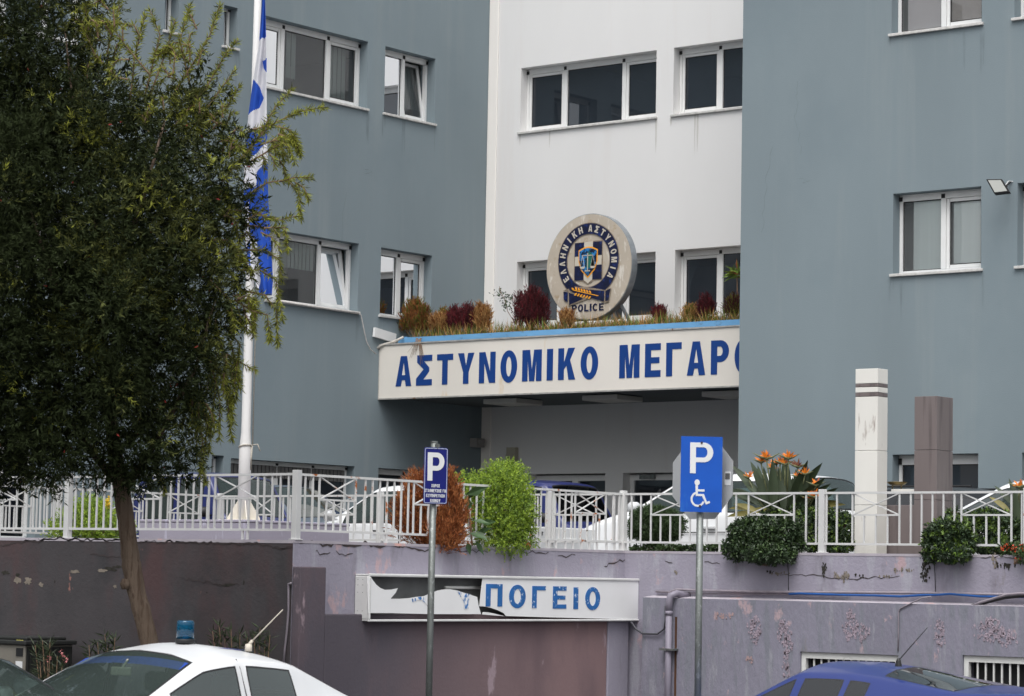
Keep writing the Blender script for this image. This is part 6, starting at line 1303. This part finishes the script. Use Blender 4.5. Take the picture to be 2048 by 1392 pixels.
# ---- bright blue saloon at the lower right (nose to the left, away)
bst = [(0, .62, .32, .58, .5, .60, .01, 0, 0), (.15, .80, .25, .66, .66, .68, .02, 0, 0), (.7, .86, .22, .80, .72, .82, .03, 0, 0), (1.42, .87, .22, .88, .74, .90, .03, 0, 0), (1.54, .87, .22, .895, .735, .93, .03, 0, 10), (1.84, .87, .22, .90, .68, 1.10, .05, 3, 10), (2.08, .87, .22, .91, .60, 1.25, .06, 3, 0), (2.22, .87, .22, .92, .58, 1.315, .075, 0, 0), (2.29, .87, .22, .93, .58, 1.322, .08, 1, 0), (2.70, .87, .22, .95, .58, 1.325, .08, 0, 0), (2.74, .87, .22, .95, .58, 1.322, .08, 2, 0), (2.95, .87, .22, .97, .585, 1.305, .07, 0, 0), (3.0, .87, .22, .98, .60, 1.30, .07, 0, 11), (3.78, .86, .24, 1.05, .72, 1.20, .04, 0, 0), (3.95, .85, .25, 1.06, .73, 1.195, .035, 0, 0), (4.45, .83, .26, 1.07, .73, 1.215, .03, 0, 0), (4.55, .80, .28, 1.06, .70, 1.21, .02, 0, 0), (4.60, .76, .32, .90, .64, .92, .01, 0, 0)]
RZB = math.pi
q = at(1757, 1328, 22.0)
# local x forward = -u ; roof top near s=2.95
bloc = (float(q[0])-3.00, float(q[1])+.56, -.07)
bc_ = car('parked_car', 'bright blue saloon parked below the barred windows on the right', bst, m_pb, (bloc[0], bloc[1], max(-.12, min(.02, bloc[2]))), RZB, glass=m_cgd)
for s, y in ((.85, .77), (.85, -.77), (3.6, .77), (3.6, -.77)): wheel(bc_, s, y, .30, .19)
invb = (Matrix.Translation(bc_.location) @ Matrix.Rotation(RZB, 4, 'Z')).inverted()
a = invb @ Vector([float(c) for c in at(1797, 1321, 22.0)]); b = invb @ Vector([float(c) for c in at(1855, 1255, 22.0)])
MB().lathe((a.x, a.y, a.z-.05), [(.03, 0), (.02, .05), (.008, .07)], 10).tube([a, b], [.005, .003], 6).build('aerial', m_trimb, bc_, world=False)
q = invb @ Vector([float(c) for c in at(1996, 1356, 20.9)])
MB().lathe((-4.40, .25, 1.235), [(.045, 0), (.05, .012), (.001, .016)], 16).build('boot_badge', m_chr, bc_, world=False, smooth=True)
for sy in (-.66, .66): MB().box((-4.605, sy-.1, .80), (-4.54, sy+.1, .98)).build('tail_light', m_red, bc_, world=False, bevel=.02)

# ---- cars on the terrace
def terrace_car(name, label, st, paint, u_front, v_near, heading, **k):
    w = max(q[1] for q in st); rz = math.pi if heading < 0 else 0.0
    return car(name, label, st, paint, (u_front, v_near+w, TZ), rz, **k), w
# white people carrier (nose left)
mst = [(0, .62, .34, .62, .55, .66, .01, 0, 0), (.06, .74, .28, .80, .62, .84, .02, 0, 0), (.25, .82, .24, .96, .68, 1.02, .03, 0, 0), (.65, .85, .22, 1.08, .72, 1.14, .04, 0, 0), (1.0, .86, .22, 1.14, .75, 1.22, .04, 0, 0), (1.13, .86, .22, 1.16, .745, 1.255, .04, 0, 10), (1.80, .86, .22, 1.17, .66, 1.645, .045, 0, 0), (1.88, .86, .22, 1.17, .66, 1.665, .05, 1, 0), (2.55, .86, .22, 1.18, .665, 1.70, .06, 0, 0), (2.66, .86, .22, 1.18, .665, 1.70, .06, 2, 0), (3.35, .86, .22, 1.19, .66, 1.68, .06, 0, 0), (3.75, .85, .22, 1.19, .65, 1.65, .05, 0, 11), (3.95, .82, .24, 1.15, .66, 1.25, .02, 0, 0), (4.02, .78, .3, .95, .66, 1.0, .01, 0, 0)]
uf_ = u_of(1116, 28.2, 2.5)
mp, w_ = terrace_car('people_carrier', 'white people carrier parked behind the railing and the disabled parking sign', mst, m_pw2, uf_, 28.2, -1)
for s in (.78, 3.3):
    for y in (.75, -.75): wheel(mp, s, y, .31, .19)
arch(mp, .78, .855, .40); arch(mp, 3.3, .855, .40)
mirror(mp, 1.33, .86, 1.27, m_pw, 1); mirror(mp, 1.33, .86, 1.27, m_pw, -1)
m_seam = M('dark_seam', (.04, .04, .04), .8, 0)
MB().tube([(-1.18, .868, 1.14), (-1.2, .872, .9), (-1.2, .866, .4)], .006, 5).build('door_seam', m_seam, mp, world=False)
MB().tube([(-1.5, .872, .95), (-3.2, .872, .97)], .006, 5).build('trim_line', m_seam, mp, world=False)
MB().lathe((-.92, .872, .86), [(.001, -.012), (.03, 0), (.001, .012)], 10).build('indicator', m_amb, mp, world=False)
for sy in (1, -1): MB().add([(-.02, sy*.70, .62), (-.10, sy*.80, .64), (-.26, sy*.828, .92), (-.16, sy*.74, .94)], [(0, 1, 2, 3)]).box((-.02, sy*.5, .64), (-.06, sy*.72, .86)).build('headlight', m_amb, mp, world=False)
MB().box((-2.55, .858, 1.0), (-2.35, .885, 1.04)).build('door_handle', m_pw, mp, world=False, bevel=.008)
MB().tube([(-1.25, .5, 1.33), (-1.5, .62, 1.52)], .012, 6).build('wiper', m_trimb, mp, world=False)
# white pickup (nose left), its tailgate seen at the right
kst = [(.4, .72, .40, .72, .6, .74, .01, 0, 0), (.48, .80, .36, .90, .68, .92, .02, 0, 0), (.8, .83, .34, .98, .70, 1.0, .02, 0, 0), (1.15, .84, .34, 1.0, .72, 1.03, .02, 0, 0), (1.25, .84, .34, 1.0, .715, 1.045, .02, 0, 10), (2.0, .84, .34, 1.0, .62, 1.51, .04, 0, 0), (2.08, .84, .34, 1.0, .62, 1.53, .045, 1, 0), (2.62, .84, .34, 1.0, .62, 1.54, .045, 0, 0), (2.72, .84, .34, 1.0, .615, 1.53, .045, 0, 11), (2.80, .84, .34, 1.0, .66, 1.06, .01, 0, 0), (2.86, .84, .34, 1.0, .72, 1.01, .0, 0, 0), (4.75, .84, .38, 1.0, .74, 1.01, .0, 0, 0), (4.80, .83, .40, .98, .74, .99, .0, 0, 0)]
va_ = 26.75
ufk = u_of(648, va_, 2.7)-1.30
kk, w_ = terrace_car('pickup_truck', 'white pickup truck between the brown bush and the lime green bush', kst, m_pw2, ufk, va_, -1)
for s in (1.0, 3.85):
    for y in (.75, -.75): wheel(kk, s, y, .34, .2)
mirror(kk, 1.5, .84, 1.12, m_pw, 1)
MB().box((-2.40, .825, .90), (-2.20, .855, .935)).build('door_handle', m_trimb, kk, world=False, bevel=.006)
MB().tube([(-2.66, .85, .98), (-2.68, .85, .5)], .007, 5).build('door_seam', m_seam, kk, world=False)
for sy in (-.75, .75): MB().box((-4.815, sy-.05, .62), (-4.74, sy+.05, .90)).build('tail_light', m_red, kk, world=False, bevel=.012)
MB().box((-4.83, -.68, .46), (-4.80, .68, .99)).box((-4.845, -.25, .82), (-4.831, .25, .86)).build('tailgate', m_pw, kk, world=False, bevel=.012)
MB().box((-4.90, -.78, .36), (-4.82, .78, .44)).build('bumper', m_pw, kk, world=False, bevel=.02)
cs, tot = word('2 ΗΥ', .05, .1, .6, .2)
flat_shape('lettering', [[(-y_ if False else x-.62+.0, y_) for x, y_ in c] for c in cs], (-4.8455, 0, .885), (0, -1, 0), (0, 0, 1), .003, m_trimb, kk, world=False)
# off-roaders
jst = [(0, .58, .5, .86, .52, .90, .0, 0, 0), (.05, .62, .46, 1.0, .56, 1.04, .01, 0, 0), (.5, .66, .45, 1.08, .6, 1.12, .02, 0, 0), (1.25, .72, .45, 1.12, .66, 1.18, .02, 0, 0), (1.36, .76, .45, 1.13, .70, 1.22, .02, 0, 10), (1.66, .78, .45, 1.14, .68, 1.80, .03, 0, 0), (1.74, .78, .45, 1.14, .68, 1.84, .03, 1, 0), (2.25, .78, .45, 1.14, .69, 1.86, .04, 0, 0), (2.33, .78, .45, 1.14, .69, 1.86, .04, 2, 0), (2.95, .78, .45, 1.14, .69, 1.85, .04, 0, 0), (3.15, .78, .45, 1.14, .68, 1.82, .03, 0, 11), (3.35, .78, .46, 1.12, .70, 1.2, .0, 0, 0), (3.4, .76, .5, .9, .7, .95, 0, 0, 0)]
def jeep(label, paint, front_px, v_near, glass=m_cg, dz=0):
    r, w_ = terrace_car('off_roader', label, jst, paint, u_of(front_px, v_near, 2.7), v_near, 1, glass=glass)
    for s in (.62, 2.75):
        for y in (.68, -.68): wheel(r, s, y, .36, .22)
    mirror(r, 1.55, .78, 1.28, m_trimb, -1); r.location.z += dz; return r
jeep('dark blue soft top off roader at the far left behind the flagpole block', m_pjb, 575, 27.0, dz=-.1)
j2 = jeep('dark blue hard top off roader before the entrance doors', m_pjb, 1262, 31.6, glass=m_cgd, dz=-.05)
# silver blue pickup behind the flagpole, dark bonnet to the right
sst = [(0, .68, .42, .80, .58, .84, .01, 0, 0), (.1, .78, .38, .98, .66, 1.0, .02, 0, 0), (.8, .82, .36, 1.08, .70, 1.1, .03, 0, 0), (1.2, .83, .36, 1.1, .72, 1.13, .03, 0, 0), (1.32, .83, .36, 1.1, .715, 1.15, .03, 0, 10), (2.0, .83, .36, 1.12, .63, 1.62, .04, 0, 0), (2.08, .83, .36, 1.12, .63, 1.64, .045, 1, 0), (2.6, .83, .36, 1.12, .63, 1.65, .045, 0, 0), (2.68, .83, .36, 1.12, .63, 1.65, .045, 2, 0), (3.2, .83, .36, 1.12, .62, 1.62, .04, 0, 11), (3.5, .82, .38, 1.08, .66, 1.15, .01, 0, 0), (3.55, .8, .4, .95, .66, 1.0, 0, 0, 0)]
sv_, w_ = terrace_car('parked_car', 'dark silver blue off road estate behind the railing right of the flagpole', sst, m_psil, u_of(708, 28.8, 2.7), 28.8, 1, glass=m_cg)
for s in (.8, 2.9):
    for y in (.74, -.74): wheel(sv_, s, y, .34, .2)
# black estate behind the white pillar (nose left)
est = [(0, .66, .34, .64, .55, .66, .01, 0, 0), (.15, .82, .28, .84, .66, .86, .02, 0, 0), (.7, .88, .26, .98, .74, 1.0, .03, 0, 0), (1.1, .89, .26, 1.04, .76, 1.06, .03, 0, 0), (1.22, .89, .26, 1.05, .755, 1.09, .03, 0, 10), (1.95, .89, .26, 1.07, .64, 1.53, .05, 0, 0), (2.05, .89, .26, 1.07, .64, 1.56, .055, 1, 0), (2.75, .89, .26, 1.08, .65, 1.60, .06, 0, 0), (2.85, .89, .26, 1.08, .65, 1.60, .06, 2, 0), (3.55, .89, .26, 1.09, .64, 1.58, .06, 0, 0), (3.65, .89, .26, 1.09, .635, 1.57, .06, 3, 0), (4.15, .88, .26, 1.09, .61, 1.52, .05, 0, 11), (4.4, .85, .28, 1.06, .64, 1.15, .02, 0, 0), (4.5, .8, .34, .9, .64, .95, .01, 0, 0)]
ev_, w_ = terrace_car('parked_car', 'black estate car parked behind the white marble pillar', est, m_pbk, u_of(1612, 30.2, 3.1)-1.60, 30.2, -1, glass=m_cgd)
for s in (.85, 3.6):
    for y in (.78, -.78): wheel(ev_, s, y, .33, .2)
for sy in (-1, 1): MB().tube([(-2.2, sy*.56, 1.63), (-3.9, sy*.54, 1.63)], .014, 6).build('roof_rail', m_trimb, ev_, world=False)
# white car at the right edge (nose left)
wst = [(0, .62, .34, .62, .55, .64, .01, 0, 0), (.1, .78, .28, .78, .64, .80, .02, 0, 0), (.55, .85, .24, .94, .70, .97, .03, 0, 0), (.95, .86, .24, 1.02, .74, 1.06, .03, 0, 0), (1.06, .86, .24, 1.03, .735, 1.09, .03, 0, 10), (1.95, .86, .24, 1.05, .63, 1.555, .05, 0, 0), (2.05, .86, .24, 1.05, .63, 1.585, .055, 1, 0), (2.7, .86, .24, 1.07, .64, 1.63, .06, 0, 0), (2.8, .86, .24, 1.07, .64, 1.63, .06, 2, 0), (3.5, .86, .24, 1.09, .63, 1.61, .06, 0, 11), (4.0, .84, .26, 1.06, .64, 1.2, .02, 0, 0), (4.1, .8, .32, .9, .64, .95, .01, 0, 0)]
wc, w_ = terrace_car('parked_car', 'white car parked behind the bushes at the right edge', wst, m_pw2, u_of(1912, 28.2, 2.9)-1.48, 28.2, -1)
for s in (.8, 3.35):
    for y in (.76, -.76): wheel(wc, s, y, .31, .19)
mirror(wc, 1.42, .86, 1.16, m_pw, 1)
